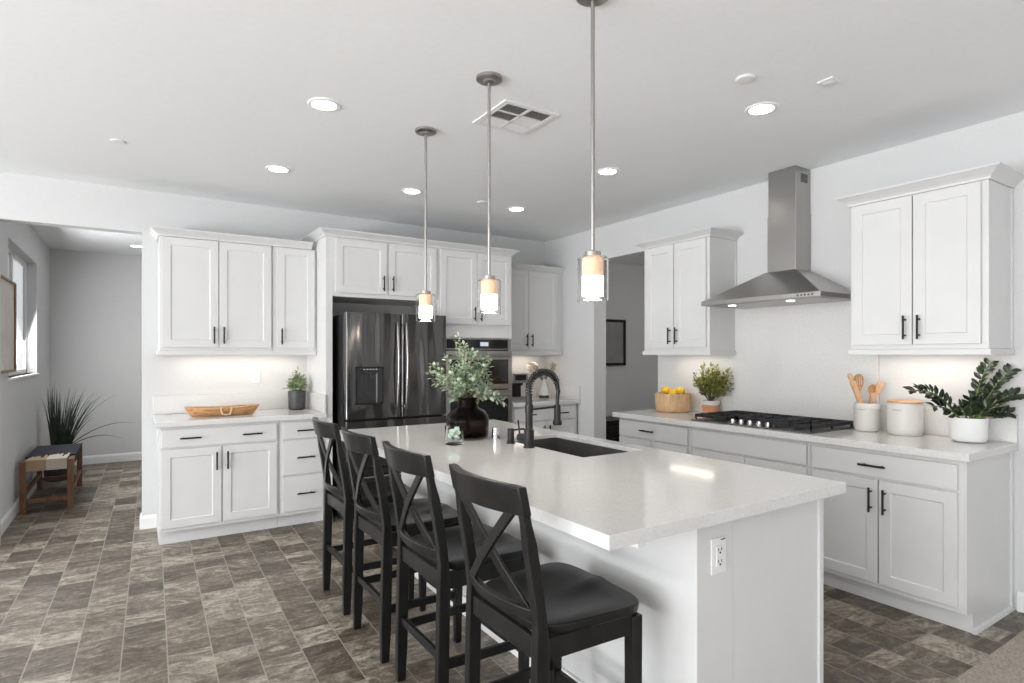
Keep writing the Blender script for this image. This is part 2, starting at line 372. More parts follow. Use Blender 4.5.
def wall_cab(side, plane, u0, u1, doors, label, depth, group='wall cabinets', z0=1.43, z1=2.31):
    f = fm(side, plane)
    c = f((u0+u1)/2, 0, 0, 0, z0, 0); loc = ((u0+u1)/2, plane, z0) if side == 'b' else (plane, (u0+u1)/2, z0)
    t = thing('wall_cabinet', label, 'cabinet', loc, group)
    if side == 'r': box(plane+depth-.022, plane+depth, u0-.006, u0, z0, z1).build('scribe_strip', M['cab'], t)
    box(*f(u0, u1, -depth, 0, z0, z1)).build('body', M['cab'], t, bevel=.0015)
    for d in doors: door(f, side, t, *d)
    return t
def crown(side, plane, u0, u1, wallc, z0, z1, e0, e1, label, off=.062):
    hgt = z1-z0
    prof = [(0, z0), (.010, z0), (.013, z0+hgt*.2), (.026, z0+hgt*.42), (off-.008, z0+hgt*.78), (off, z0+hgt*.84), (off, z1), (-.02, z1), (-.02, z0)]
    rings = []
    def W_(u, w_, z): return (u, plane-w_, z) if side == 'b' else (plane-w_, u, z)
    depth = abs(wallc-plane)-.001
    if e0: rings.append([W_(u0-o, -depth, z) for o, z in prof])
    rings.append([W_(u0-(o if e0 else 0), o, z) for o, z in prof])
    rings.append([W_(u1+(o if e1 else 0), o, z) for o, z in prof])
    if e1: rings.append([W_(u1+o, -depth, z) for o, z in prof])
    o = MB().loft(rings).build('crown_molding', M['cab']); return tag(o, label, 'molding')
def light_rail(side, plane, u0, u1, wallc, e0, e1, label):
    f = fm(side, plane); mb = MB(); d = abs(wallc-plane)-.002; o = .012
    mb.box(*f(u0-(o if e0 else 0), u1+(o if e1 else 0), -.008, o, 1.396, 1.4295))
    if e0: mb.box(*f(u0-o, u0+.008, -d, -.008, 1.396, 1.4295))
    if e1: mb.box(*f(u1-.008, u1+o, -d, -.008, 1.396, 1.4295))
    return tag(mb.build('light_rail', M['cab'], bevel=.003), label, 'molding')

ZB = 1.4365+.02
# left part of the back wall
wall_cab('b', 5.21, .166, .979, [(.183, .571, ZB, 2.303, 'hi', 1.553), (.577, .966, ZB, 2.303, 'lo', 1.553)],
         'white two-door wall cabinet above the wooden dough bowl', YB-5.211)
wall_cab('b', 5.21, .981, 1.341, [(1.017, 1.322, ZB, 2.303, 'lo', 1.553)],
         'narrow white single-door wall cabinet above the dark potted plant', YB-5.211)
crown('b', 5.21, .166, 1.30, YB, 2.3105, 2.368, True, False, 'white crown molding topping the wall cabinets left of the fridge')
light_rail('b', 5.21, .166, 1.341, YB, True, False, 'white rail under the wall cabinets left of the fridge')
# tall surround of the fridge and ovens
t = thing('refrigerator_surround', 'tall white cabinet surround with two doors above the black fridge', 'cabinet', (1.88, 4.92, 0))
box(1.343, 1.40, 4.92, YB-.001, 0, 2.39).build('side_panel', M['cab'], t, bevel=.0015)
box(1.40, 2.37, 4.92, YB-.001, 1.89, 2.39).build('body', M['cab'], t, bevel=.0015)
f = fm('b', 4.92)
door(f, 'b', t, 1.424, 1.868, 1.925, 2.375, 'hi', 2.02); door(f, 'b', t, 1.890, 2.350, 1.925, 2.375, 'lo', 2.02)
t = thing('oven_tower', 'tall white cabinet tower holding the double oven', 'cabinet', (2.78, 4.92, 0), None)
mb = MB(); mb.box(2.371, 2.425, 4.92, YB-.001, 0, 2.39); mb.box(3.155, 3.19, 4.92, YB-.001, 0, 2.39)
mb.box(2.425, 3.155, 4.92, YB-.001, 1.56, 2.39); mb.box(2.425, 3.155, 4.92, YB-.001, .1, .42); mb.box(2.425, 3.155, 5.4, YB-.001, .42, 1.56)
mb.build('body', M['cab'], t, bevel=.0015)
door(f, 'b', t, 2.394, 2.778, 1.69, 2.375, 'hi', 1.79); door(f, 'b', t, 2.784, 3.17, 1.69, 2.375, 'lo', 1.79)
drawer(f, 'b', t, 2.394, 3.17, .13, .40, (2.78,))
crown('b', 4.92, 1.343, 3.19, YB, 2.3905, 2.445, True, True, 'long white crown molding above the fridge and double oven')
# right part of the back wall
wall_cab('b', 5.21, 3.192, 4.052, [(3.205, 3.581, ZB, 2.303, 'hi', 1.553), (3.587, 3.975, ZB, 2.303, 'lo', 1.553)],
         'white two-door wall cabinet in the far corner beside the ovens', YB-5.211)
crown('b', 5.21, 3.192, 4.052, YB, 2.3105, 2.368, False, False, 'short white crown molding in the far corner beside the ovens')
light_rail('b', 5.21, 3.192, 4.052, YB, False, False, 'white rail under the far corner wall cabinet')
# right wall
wall_cab('r', 3.726, 2.943, 3.627, [(2.967, 3.279, ZB, 2.303, 'hi', 1.553), (3.288, 3.592, ZB, 2.303, 'lo', 1.553)],
         'white two-door wall cabinet between the doorway and the range hood', XW-3.727)
crown('r', 3.726, 2.943, 3.627, XW, 2.3105, 2.364, True, True, 'white crown molding on the cabinet left of the range hood', .066)
light_rail('r', 3.726, 2.943, 3.627, XW, True, True, 'white rail under the cabinet left of the range hood')
wall_cab('r', 3.726, 1.194, 1.889, [(1.223, 1.537, ZB, 2.303, 'hi', 1.553), (1.544, 1.872, ZB, 2.303, 'lo', 1.553)],
         'large white two-door wall cabinet at the right edge above the leafy planter', XW-3.727)
crown('r', 3.726, 1.194, 1.889, XW, 2.3105, 2.37, True, True, 'white crown molding on the cabinet right of the range hood', .066)
light_rail('r', 3.726, 1.194, 1.889, XW, True, True, 'white rail under the cabinet right of the range hood')

def base_cab(side, plane, u0, u1, depth, label, toe=True):
    loc = ((u0+u1)/2, plane, 0) if side == 'b' else (plane, (u0+u1)/2, 0)
    t = thing('base_cabinet', label, 'cabinet', loc, 'base cabinets'); f = fm(side, plane)
    box(*f(u0, u1, -depth, 0, .105, .8735)).build('body', M['cab'], t, bevel=.0015)
    box(*f(u0, u1, -depth, -.07, 0, .105)).build('toe_kick', M['cab'], t, bevel=.001)
    return t, f
DB = YB-.001-4.93
t, f = base_cab('b', 4.93, .157, .979, DB, 'white base cabinet with one wide drawer below the wooden dough bowl')
drawer(f, 'b', t, .168, .958, .72, .85, (.355, .775))
door(f, 'b', t, .168, .560, .135, .705, 'hi', .60); door(f, 'b', t, .570, .958, .135, .705, 'lo', .60)
t, f = base_cab('b', 4.93, .981, 1.341, DB, 'narrow white three-drawer base cabinet beside the fridge panel')
drawer(f, 'b', t, 1.004, 1.322, .72, .85, (1.178,)); drawer(f, 'b', t, 1.004, 1.322, .43, .705, (1.178,)); drawer(f, 'b', t, 1.004, 1.322, .135, .415, (1.178,))
t, f = base_cab('b', 4.93, 3.192, 4.035, DB, 'white base cabinet in the far corner below the coffee maker')
drawer(f, 'b', t, 3.215, 4.005, .72, .85, (3.40, 3.82))
door(f, 'b', t, 3.215, 3.606, .135, .705, 'hi', .60); door(f, 'b', t, 3.613, 4.005, .135, .705, 'lo', .60)
DR = XW-.001-3.46
t, f = base_cab('r', 3.46, 2.898, 3.655, DR, 'white base cabinet beside the doorway below the fruit basket')
drawer(f, 'r', t, 2.920, 3.640, .725, .855, (3.306,))
door(f, 'r', t, 2.920, 3.277, .135, .71, 'hi', .60); door(f, 'r', t, 3.283, 3.640, .135, .71, 'lo', .60)
t, f = base_cab('r', 3.46, 1.992, 2.896, DR, 'white base cabinet below the gas cooktop with plain false drawer front')
drawer(f, 'r', t, 2.009, 2.860, .722, .85)
door(f, 'r', t, 2.009, 2.431, .135, .707, 'hi', .60); door(f, 'r', t, 2.437, 2.860, .135, .707, 'lo', .60)
t, f = base_cab('r', 3.46, 1.205, 1.990, DR, 'white base cabinet at the right end of the cooktop wall')
drawer(f, 'r', t, 1.231, 1.971, .72, .848, (1.622,))
door(f, 'r', t, 1.231, 1.594, .135, .705, 'hi', .595); door(f, 'r', t, 1.602, 1.971, .135, .705, 'lo', .595)
mb = MB().box(3.46, XW-.001, 1.197, 1.2045, .105, .8735).box(3.53, XW-.001, 1.197, 1.2045, 0, .105)
mb.build('end_panel', M['cab'], t)
mb = MB().box(XW-.03, XW-.001, 1.186, 1.197, .02, .8735)
mb.hexa([(3.52, 1.197, 0), (3.52, 1.180, 0), (3.52, 1.184, .014), (3.52, 1.197, .02)], [(XW-.001, 1.197, 0), (XW-.001, 1.180, 0), (XW-.001, 1.184, .014), (XW-.001, 1.197, .02)])
mb.build('trim_strip', M['cab'], t)

# countertops with splashes
def counter(parts, label, bev=.003):
    mb = MB()
    for p in parts: mb.box(*p)
    return tag(mb.build('countertop', M['quartz'], bevel=bev), label, 'countertop')
counter([(.13, 1.3425, 4.885, YB-.001, .874, .914)], 'white quartz worktop left of the fridge under the dough bowl')
tag(MB().box(.133, 1.3225, YB-.021, YB-.001, .9145, 1.065).box(1.323, 1.3425, 4.90, YB-.022, .9145, 1.065).build('backsplash', M['quartz'], bevel=.002), 'low white quartz backsplash behind the wooden dough bowl', 'backsplash')
counter([(3.1905, 4.0555, 4.885, YB-.001, .874, .914)], 'white quartz worktop in the far corner beside the ovens')
tag(MB().box(3.1905, 4.035, YB-.021, YB-.001, .9145, 1.065).box(4.0355, 4.0555, 4.89, YB-.001, .9145, 1.065).build('backsplash', M['quartz'], bevel=.002), 'low white quartz backsplash in the far corner behind coffee maker', 'backsplash')
counter([(3.40, XW-.001, 1.168, 3.68, .874, .914)], 'long white quartz worktop along the cooktop wall')
tag(MB().box(XW-.021, XW-.001, 1.168, 1.874, .9145, 1.067).build('backsplash', M['quartz'], bevel=.002), 'low white quartz backsplash behind the canister and leafy planter', 'backsplash')
tag(MB().box(XW-.021, XW-.001, 1.876, 2.964, .9145, 1.80).build('backsplash', M['quartz'], bevel=.002), 'full-height pale quartz backsplash behind the cooktop under the hood', 'backsplash')
tag(MB().box(XW-.021, XW-.001, 2.966, 3.68, .9145, 1.067).build('backsplash', M['quartz'], bevel=.002), 'low white quartz backsplash behind the fruit basket', 'backsplash')

# ------------------------------------------------------------------ island
SX0, SX1, SY0, SY1 = 1.775, 2.165, 2.12, 2.84
ix0, ix1, iy0, iy1 = 1.063, 2.261, 1.163, 3.741
isl = thing('kitchen_island', 'long white kitchen island with quartz top and undermount sink', 'kitchen island', (1.66, 2.45, 0))
mb = MB()
# top plate with hole (ring), mitred 4 cm apron
zt, zb, zi = .914, .874, .892
O = [(ix0, iy0), (ix1, iy0), (ix1, iy1), (ix0, iy1)]; I = [(SX0, SY0), (SX1, SY0), (SX1, SY1), (SX0, SY1)]
rg = [[(x, y, zi) for x, y in I], [(x, y, zt) for x, y in I], [(x, y, zt) for x, y in O], [(x, y, zb) for x, y in O],
      [(x, y, zb) for x, y in [(ix0+.03, iy0+.03), (ix1-.03, iy0+.03), (ix1-.03, iy1-.03), (ix0+.03, iy1-.03)]],
      [(x, y, zi) for x, y in [(ix0+.03, iy0+.03), (ix1-.03, iy0+.03), (ix1-.03, iy1-.03), (ix0+.03, iy1-.03)]],
      [(x, y, zi) for x, y in I]]
mb.loft(rg, cap=False); bmesh.ops.remove_doubles(mb.bm, verts=mb.bm.verts, dist=1e-5)
mb.build('countertop', M['quartz'], isl, bevel=.002)
box(1.50, 1.683, 1.235, 3.67, 0, .873).build('knee_wall', M['cab'], isl, bevel=.003)
mb = MB(); mb.box(1.683, 2.215, 1.238, 2.08, .0, .873); mb.box(1.683, 2.215, 2.88, 3.67, 0, .873); mb.box(1.683, 1.70, 2.08, 2.88, 0, .873); mb.box(2.195, 2.215, 2.08, 2.88, 0, .873)
mb.build('cabinet_body', M['cab'], isl)
mb = MB().box(2.198, 2.222, 1.228, 1.238, 0, .873).box(1.684, 2.198, 1.228, 1.238, 0, .02)
mb.build('corner_trim', M['cab'], isl)
baseboard_i = MB().box(1.484, 1.50, 1.225, 3.67, 0, .10).box(1.484, 1.683, 1.225, 1.235, 0, .10).build('base_trim', M['trim'], isl, bevel=.003)
box(1.200, 1.228, 1.195, 3.70, .846, .8735).build('support_rail', M['trim'], isl, bevel=.002)
f = fm('r', 2.215)        # fronts on the cooking side face +x
g = lambda u0, u1, w0, w1, z0, z1: (2.215+w0, 2.215+w1, u0, u1, z0, z1)
for a, b in ((1.26, 2.03), (2.05, 2.83), (2.85, 3.65)):
    dd = drawer(g, 'x', isl, a, b, .72, .85, ((a+b)/2,))
    door(g, 'x', isl, a, (a+b)/2-.003, .12, .705, 'hi', .6); door(g, 'x', isl, (a+b)/2+.003, b, .12, .705, 'lo', .6)
# sink bowl
mb = MB(); sl = .012
r1 = [(SX0-.003, SY0-.003, zi-.001), (SX1+.003, SY0-.003, zi-.001), (SX1+.003, SY1+.003, zi-.001), (SX0-.003, SY1+.003, zi-.001)]
r2 = [(SX0+sl, SY0+sl, .68), (SX1-sl, SY0+sl, .68), (SX1-sl, SY1-sl, .68), (SX0+sl, SY1-sl, .68)]
r0 = [(SX0-.018, SY0-.018, zi-.001), (SX1+.018, SY0-.018, zi-.001), (SX1+.018, SY1+.018, zi-.001), (SX0-.018, SY1+.018, zi-.001)]
r3 = [(SX0-.01, SY0-.01, .665), (SX1+.01, SY0-.01, .665), (SX1+.01, SY1+.01, .665), (SX0-.01, SY1+.01, .665)]
mb.loft([r2, r1, r0, r3]); sk = mb.build('sink_bowl', M['sink'], isl, bevel=.004)
MB().lathe([(.04, .681), (.042, .684), (.028, .683), (.01, .6815)], (1.99, 2.48), 24).build('drain', M['chrome'], sk, smooth=True)
# island outlet on the wall end
def outlet(name, label, axis, c, parent=None, sc=1.0, black_top=False):
    # axis 'y' faces -y
    x, y, z = c; t = thing(name, label, 'outlet', (x, y, z)) if parent is None else parent
    box(x-.038, x+.038, y-.006, y, z-.0585, z+.0585).build('cover_plate', M['plastic'], t, bevel=.003)
    p = box(x-.017, x+.017, y-.009, y-.006, z-.034, z+.034).build('receptacle', M['plastic'], t, bevel=.002)
    mb = MB()
    for dz in (-.019, .019):
        mb.box(x-.009, x-.006, y-.0098, y-.009, z+dz-.001, z+dz+.008); mb.box(x+.006, x+.009, y-.0098, y-.009, z+dz-.001, z+dz+.008)
        mb.lathe([(.0028, z+dz-.010), (.0028, z+dz-.0045)], (x, y-.0095), 8)
    if black_top: mb.box(x+.008, x+.030, y-.0068, y-.006, z+.050, z+.054)
    mb.build('slots', M['slot'], p)
    return t
outlet('wall_outlet', 'white duplex outlet on the near end of the island', 'y', (1.603, 1.2345, .741), black_top=True)
outlet('wall_outlet', 'white outlet on the wall above the dough bowl', 'y', (.905, YB-.0005, 1.205))

# ------------------------------------------------------------------ counter stools
def make_stool(label):
    t = thing('counter_stool', label, 'stool', (0, 0, 0), 'cross-back counter stools along the island')
    hw = .195
    def px(z):     # centre line of a rear post seen from the side (x), back leans away from the island
        if z < .58: return .0+.012*(z/.58)
        k = (z-.58)/.45; return .012-.075*k**1.35
    def bow(v): return -.042*(1-(v/hw)**2)      # rails bow backwards between the posts
    for s_ in (-1, 1):
        rings = []
        for z in (0, .15, .35, .55, .62, .70, .78, .86, .92, .965):
            dx = .023 if z < .62 else (.018 if z < .9 else .012); dy = .0165
            yc = s_*hw; x = px(z)
            if z == 0: dx, dy = .018, .014
            rings.append([(x-dx, yc-dy, z), (x+dx, yc-dy, z), (x+dx, yc+dy, z), (x-dx, yc+dy, z)])
        MB().loft(rings).build('leg', M['stool'], t, bevel=.004)
    for s_ in (-1, 1):
        yc = s_*.205
        MB().loft([[(.362+.005-a, yc-b, z), (.362+.005+a, yc-b, z), (.362+.005+a, yc+b, z), (.362+.005-a, yc+b, z)] for z, a, b in ((0, .015, .015), (.30, .02, .02), (.575, .021, .021))]).build('leg', M['stool'], t, bevel=.004)
    def rail(z0, z1, th, name, wid=hw+.017, n=12, lean=0, crown_=0.):
        rings = []
        for i in range(n+1):
            v = -wid+2*wid*i/n; x = bow(max(-hw, min(hw, v)))
            top = z1+crown_*(1-(v/wid)**2)
            xa, xb = px((z0+z1)/2)+x+ (px(z0)-px((z0+z1)/2)), px(z1)+x
            rings.append([(xa-th/2, v, z0), (xa+th/2, v, z0), (xb+th/2, v, top), (xb-th/2, v, top)])
        return MB().loft(rings).build(name, M['stool'], t, smooth=True, bevel=.004)
    rail(.945, 1.03, .028, 'top_rail', crown_=.004, wid=hw+.019)
    rail(.632, .668, .022, 'lower_back_rail', wid=hw-.01)
    # crossed slats, following the bow
    for s_ in (-1, 1):
        rings = []; n = 6; xa_, xb_ = px(.655)+bow(hw-.04)*.9, px(.955)+bow(hw-.04)*.9
        for i in range(n+1):
            k = i/n; z = .655+(.955-.655)*k; v = s_*(-(hw-.035)+2*(hw-.035)*k)
            x = xa_+(xb_-xa_)*k-.012*math.sin(PI*k)+s_*.0035; w2 = .017
            sl_ = Vector((0, .30, -s_*2*(hw-.035))).normalized()
            rings.append([(x-.006, v-sl_.y*w2, z-sl_.z*w2), (x+.006, v-sl_.y*w2, z-sl_.z*w2), (x+.006, v+sl_.y*w2, z+sl_.z*w2), (x-.006, v+sl_.y*w2, z+sl_.z*w2)])
        MB().loft(rings).build('back_slat', M['stool'], t, smooth=True, bevel=.002)
    # saddle seat
    mb = MB(); nx, ny = 18, 18
    def edge(i, j):
        a = i/nx; b = 2*j/ny-1
        x0, x1 = .012, .418
        wdt = .202+.036*a
        # superellipse rounding
        A = 2*a-1; e = 5
        m_ = max(abs(A), abs(b), 1e-6); nrm = max(1e-6, (abs(A)**e+abs(b)**e)**(1/e))
        A2, b2 = A*m_/nrm, b*m_/nrm
        return x0+(x1-x0)*(A2+1)/2, wdt*b2
    def dip(x, y):
        k = (x-.012)/.406; r = max(0, 1-((k-.42)/.46)**2)*max(0, 1-(abs(y)/.18)**2.4)
        ridge = .006*math.exp(-(y/.03)**2)*max(0, min(1, (k-.5)*3))
        return -.017*r+ridge
    top = [[mb.bm.verts.new((*edge(i, j), .612+dip(*edge(i, j)))) for j in range(ny+1)] for i in range(nx+1)]
    def bt(i, j):
        x, y = edge(i, j); return (x*.985+.003, y*.985, .580)
    bot = [[mb.bm.verts.new(bt(i, j)) for j in range(ny+1)] for i in range(nx+1)]
    for i in range(nx):
        for j in range(ny):
            mb.bm.faces.new([top[i][j], top[i+1][j], top[i+1][j+1], top[i][j+1]])
            mb.bm.faces.new([bot[i][j], bot[i][j+1], bot[i+1][j+1], bot[i+1][j]])
    ring = [(i, 0) for i in range(nx)]+[(nx, j) for j in range(ny)]+[(i, ny) for i in range(nx, 0, -1)]+[(0, j) for j in range(ny, 0, -1)]
    for (a, b), (c, d) in zip(ring, ring[1:]+ring[:1]):
        mb.bm.faces.new([top[a][b], top[c][d], bot[c][d], bot[a][b]])
    mb.build('seat', M['stool'], t, smooth=True, bevel=.006, seg=3)
    # aprons and stretchers
    MB().box(-.002, .020, -hw+.016, hw-.016, .520, .583).build('apron', M['stool'], t, bevel=.002)
    MB().box(.372, .390, -.186, .186, .520, .583).build('apron', M['stool'], t, bevel=.002)
    for s_ in (-1, 1):
        MB().bar((.025, s_*.199, .5515), (.350, s_*.211, .5515), .018, .063).build('apron', M['stool'], t, bevel=.002)
        MB().bar((.02, s_*.194, .235), (.350, s_*.205, .235), .018, .036).build('stretcher', M['stool'], t, bevel=.003)
    MB().bar((.005, -hw+.015, .262), (.005, hw-.015, .262), .018, .034).build('stretcher', M['stool'], t, bevel=.003)
    MB().bar((.367, -.187, .20), (.367, .187, .20), .022, .036).build('stretcher', M['stool'], t, bevel=.003)
    return t
def dup(root, loc, rz, label):
    r = root.copy(); C.objects.link(r); r.location = loc; r.rotation_euler = (0, 0, rz); r['label'] = label
    for ch in list(root.children):
        c = ch.copy(); C.objects.link(c); c.parent = r
    return r
stool = make_stool('black cross-back counter stool nearest the camera with its whole seat in view')
stool.location = (.965, 1.55, 0)
dup(stool, (.962, 2.165, 0), math.radians(0), 'black cross-back counter stool directly behind the nearest one')
dup(stool, (.958, 2.735, 0), math.radians(0), 'black cross-back counter stool between the farthest and the second nearest')
dup(stool, (.962, 3.315, 0), math.radians(0), 'black cross-back counter stool farthest away beside the small drawers')

# ------------------------------------------------------------------ refrigerator
fr = thing('refrigerator', 'black stainless french door refrigerator with water dispenser', 'refrigerator', (1.906, 5.1, 0))
fx0, fx1, fy = 1.452, 2.362, 4.72
box(fx0+.004, fx1-.004, fy+.075, 5.5, .03, 1.735).build('body', M['fridge_side'], fr, bevel=.004)
def fdoor(x0, x1, z0, z1, name, cut=None):
    mb = MB(); n = 6; bulge = .006
    # door face gently curved, with rounded vertical edges
    prof = []
    for i in range(n+1):
        a = i/n*PI/2; prof.append((x0+.014*(1-math.sin(a)), fy+.014*(1-math.cos(a))))
    prof = prof[::-1]
    lft = [(x0+.014*(1-math.cos(a)), fy+.014*(1-math.sin(a))) for a in [i/n*PI/2 for i in range(n+1)]]
    rgt = [(x1-.014*(1-math.cos(a)), fy+.014*(1-math.sin(a))) for a in [PI/2-i/n*PI/2 for i in range(n+1)]]
    mid = [(x0+(x1-x0)*k/8, fy-bulge*(1-(2*k/8-1)**2)) for k in range(1, 8)]
    path = [(x0, fy+.068)]+lft+mid+rgt+[(x1, fy+.068)]
    mb.loft([[(x, y, z0) for x, y in path], [(x, y, z1) for x, y in path]])
    return mb.build(name, M['blacksteel'], fr, smooth=True)
d1 = fdoor(fx0, 1.928, .868, 1.748, 'door'); d2 = fdoor(1.934, fx1, .868, 1.748, 'door')
d3 = fdoor(fx0, fx1, .46, .848, 'freezer_drawer'); d4 = fdoor(fx0, fx1, .06, .452, 'freezer_drawer')
def arc_handle(x, z0, z1, d, parent):
    n = 14; pts = [(x, fy-.035-.03*math.sin(PI*i/n), z0+(z1-z0)*i/n) for i in range(n+1)]
    pts = [(x, fy-.004, z0+.012)]+pts+[(x, fy-.004, z1-.012)]
    MB().tube(pts, .0115, 10).build('handle', M['steelb'], parent, smooth=True)
M['steelb'] = mat('dark_steel_handle', (.30, .29, .285), .25, 1)
arc_handle(1.882, .945, 1.665, -1, d1); arc_handle(1.962, .945, 1.665, 1, d2)
for z, d_ in ((.775, d3), (.385, d4)):
    MB().tube([(fx0+.09, fy-.004, z), (fx0+.09, fy-.045, z), (fx1-.09, fy-.045, z), (fx1-.09, fy-.004, z)], .011, 10).build('handle', M['steelb'], d_, smooth=True)
# dispenser niche
mb = MB(); a0, a1, b0, b1 = 1.530, 1.768, .985, 1.298; yf = fy-.009
mb.box(a0, a0+.012, yf, fy+.002, b0, b1).box(a1-.012, a1, yf, fy+.002, b0, b1).box(a0, a1, yf, fy+.002, b1-.012, b1).box(a0, a1, yf, fy+.002, b0, b0+.012)
dsp = mb.build('dispenser_frame', M['hardware'], d1, bevel=.002)
box(a0+.012, a1-.012, fy-.0075, fy-.004, b0+.012, b1-.012).build('dispenser_panel', M['oven_glass'], d1)
box(a0+.05, a0+.11, fy-.012, fy-.0076, b0+.09, b1-.06).build('paddle', M['fridge_side'], d1, bevel=.003)
box(a1-.066, a1-.055, fy-.011, fy-.0076, b0+.015, b1-.05).build('side_strip', M['steel'], d1)
MB().box(a0+.075, a0+.175, fy-.022, fy-.0076, b1-.062, b1-.028).lathe([(.008, b1-.085), (.01, b1-.062)], (a0+.125, fy-.015), 12).build('spout', M['fridge_side'], d1, bevel=.003)
mb = MB()
for i in range(5): mb.box(a0+.065+i*.026, a0+.078+i*.026, fy-.0082, fy-.0076, b1-.024, b1-.018)
mb.build('icons', M['plastic'], d1)

# ------------------------------------------------------------------ double oven
ov = thing('double_oven', 'stainless double wall oven with black glass beside the fridge', 'oven', (2.79, 4.9, .44))
ox0, ox1 = 2.418, 3.164; oy = 4.895
box(2.43, 3.15, oy+.03, 5.38, .43, 1.55).build('body', M['fridge_side'], ov)
p = box(ox0, ox1, oy, oy+.024, 1.447, 1.556).build('control_panel', M['steel'], ov, bevel=.002)
box(ox0+.03, ox1-.04, oy-.002, oy, 1.458, 1.545).build('display_glass', M['oven_glass'], p)
box(2.81, 2.90, oy-.003, oy-.0021, 1.482, 1.520).build('screen', M['screen'], p)
for z0, z1 in ((1.062, 1.437), (.45, 1.052)):
    d = box(ox0, ox1, oy-.02, oy+.024, z0, z1).build('oven_door', M['steel'], ov, bevel=.003)
    box(ox0+.06, ox1-.045, oy-.022, oy-.0201, z0+.05 if z0 > 1 else z0+.10, z1-.085).build('window', M['oven_glass'], d)
    MB().tube([(ox0+.05, oy-.02, z1-.045), (ox0+.05, oy-.065, z1-.045), (ox1-.05, oy-.065, z1-.045), (ox1-.05, oy-.02, z1-.045)], .011, 10).build('handle', M['steel'], d, smooth=True)

# ------------------------------------------------------------------ range hood
hd = thing('range_hood', 'stainless steel pyramid chimney range hood above the cooktop', 'range hood', (XW, 2.43, 1.76))
hx0, hx1, hy0, hy1 = 3.555, XW-.023, 1.985, 2.885
cx0, cx1, cy0, cy1 = 3.862, XW-.001, 2.33, 2.545
mb = MB(); mb.box(hx0, hx1, hy0, hy1, 1.760, 1.793)
mb.build('lip', M['steel'], hd, bevel=.002)
rings = [[(hx0+.002, hy0+.002, 1.793), (hx1, hy0+.002, 1.793), (hx1, hy1-.002, 1.793), (hx0+.002, hy1-.002, 1.793)],
         [(cx0-.012, cy0-.012, 1.992), (cx1-.022, cy0-.012, 1.992), (cx1-.022, cy1+.012, 1.992), (cx0-.012, cy1+.012, 1.992)]]
MB().loft(rings).build('canopy', M['steel'], hd, bevel=.002)
box(cx0, cx1, cy0, cy1, 1.992, 2.40).build('chimney_lower', M['steel'], hd, bevel=.002)
box(cx0+.004, cx1, cy0+.004, cy1-.004, 2.40, H-.001).build('chimney_upper', M['steel'], hd, bevel=.002)
mb = MB()
for i in range(7): mb.box(cx0+.07, cx1-.04, cy0+.0025, cy0+.0045, 2.615+i*.009, 2.620+i*.009)
mb.build('vent_slots', M['dark'], hd)
mb = MB()
box(hx0+.03, hx1-.03, hy0+.03, hy1-.03, 1.7565, 1.7605).build('filter', M['nickel'], hd, bevel=.001)
for y in (2.24, 2.69):
    MB().lathe([(.026, 1.7530), (.026, 1.7565)], (hx0+.10, y), 20).build('lamp', M['hoodlamp'], hd)
mb = MB()
for i in range(5): mb.box(hx0-.003, hx0, 2.03+i*.024, 2.040+i*.024, 1.771, 1.782)
mb.build('buttons', M['slot'], hd)

# ------------------------------------------------------------------ cooktop
M['darksteel'] = mat('dark_cooktop_steel', (.16, .16, .16), .3, 1)
ct = thing('gas_cooktop', 'black and steel five-burner gas cooktop on the right worktop', 'cooktop', (3.72, 2.45, .9145))
kx0, kx1, ky0, ky1 = 3.46, 3.99, 1.99, 2.90
box(kx0, kx1, ky0, ky1, .9145, .924).build('pan', M['darksteel'], ct, bevel=.003)
z1 = .962
for a, b in ((ky0+.012, 2.285), (2.295, 2.595), (2.605, ky1-.012)):
    mb = MB(); x0 = kx0+.03 if not (2.2 < a < 2.5) else kx0+.12; x1 = kx1-.015; th = .011
    for q in ((x0, x0+th, a, b), (x1-th, x1, a, b), (x0, x1, a, a+th), (x0, x1, b-th, b), ((x0+x1)/2-th/2, (x0+x1)/2+th/2, a, b), (x0, x1, (a+b)/2-th/2, (a+b)/2+th/2)):
        mb.box(*q, z1-.022, z1)
    for k in range(1, 6):
        xx = x0+(x1-x0)*k/6
        for (c, d) in ((a, a+.09), (b-.09, b)): mb.box(xx-.004, xx+.004, c, d, z1-.012, z1+.001)
    for xx in (x0, x1-th, (x0+x1)/2-th/2):
        for yy in (a, b-th): mb.box(xx, xx+th, yy, yy+th, .924, z1-.022)
    mb.build('grate', M['grate'], ct)
for (x, y, r) in ((3.60, 2.14, .04), (3.86, 2.14, .045), (3.78, 2.445, .058), (3.60, 2.74, .045), (3.86, 2.74, .04)):
    MB().lathe([(r, .924), (r, .938), (r*.8, .940), (r*.8, .948), (0.002, .950)], (x, y), 24).build('burner', M['grate'], ct, smooth=True)
for i in range(5):
    y = 2.31+i*.068
    MB().lathe([(.019, .924), (.019, .930), (.0160, .932), (.0150, .950), (.002, .952)], (kx0+.055+.0*(i % 2), y), 20).build('knob', M['chrome'], ct, smooth=True)

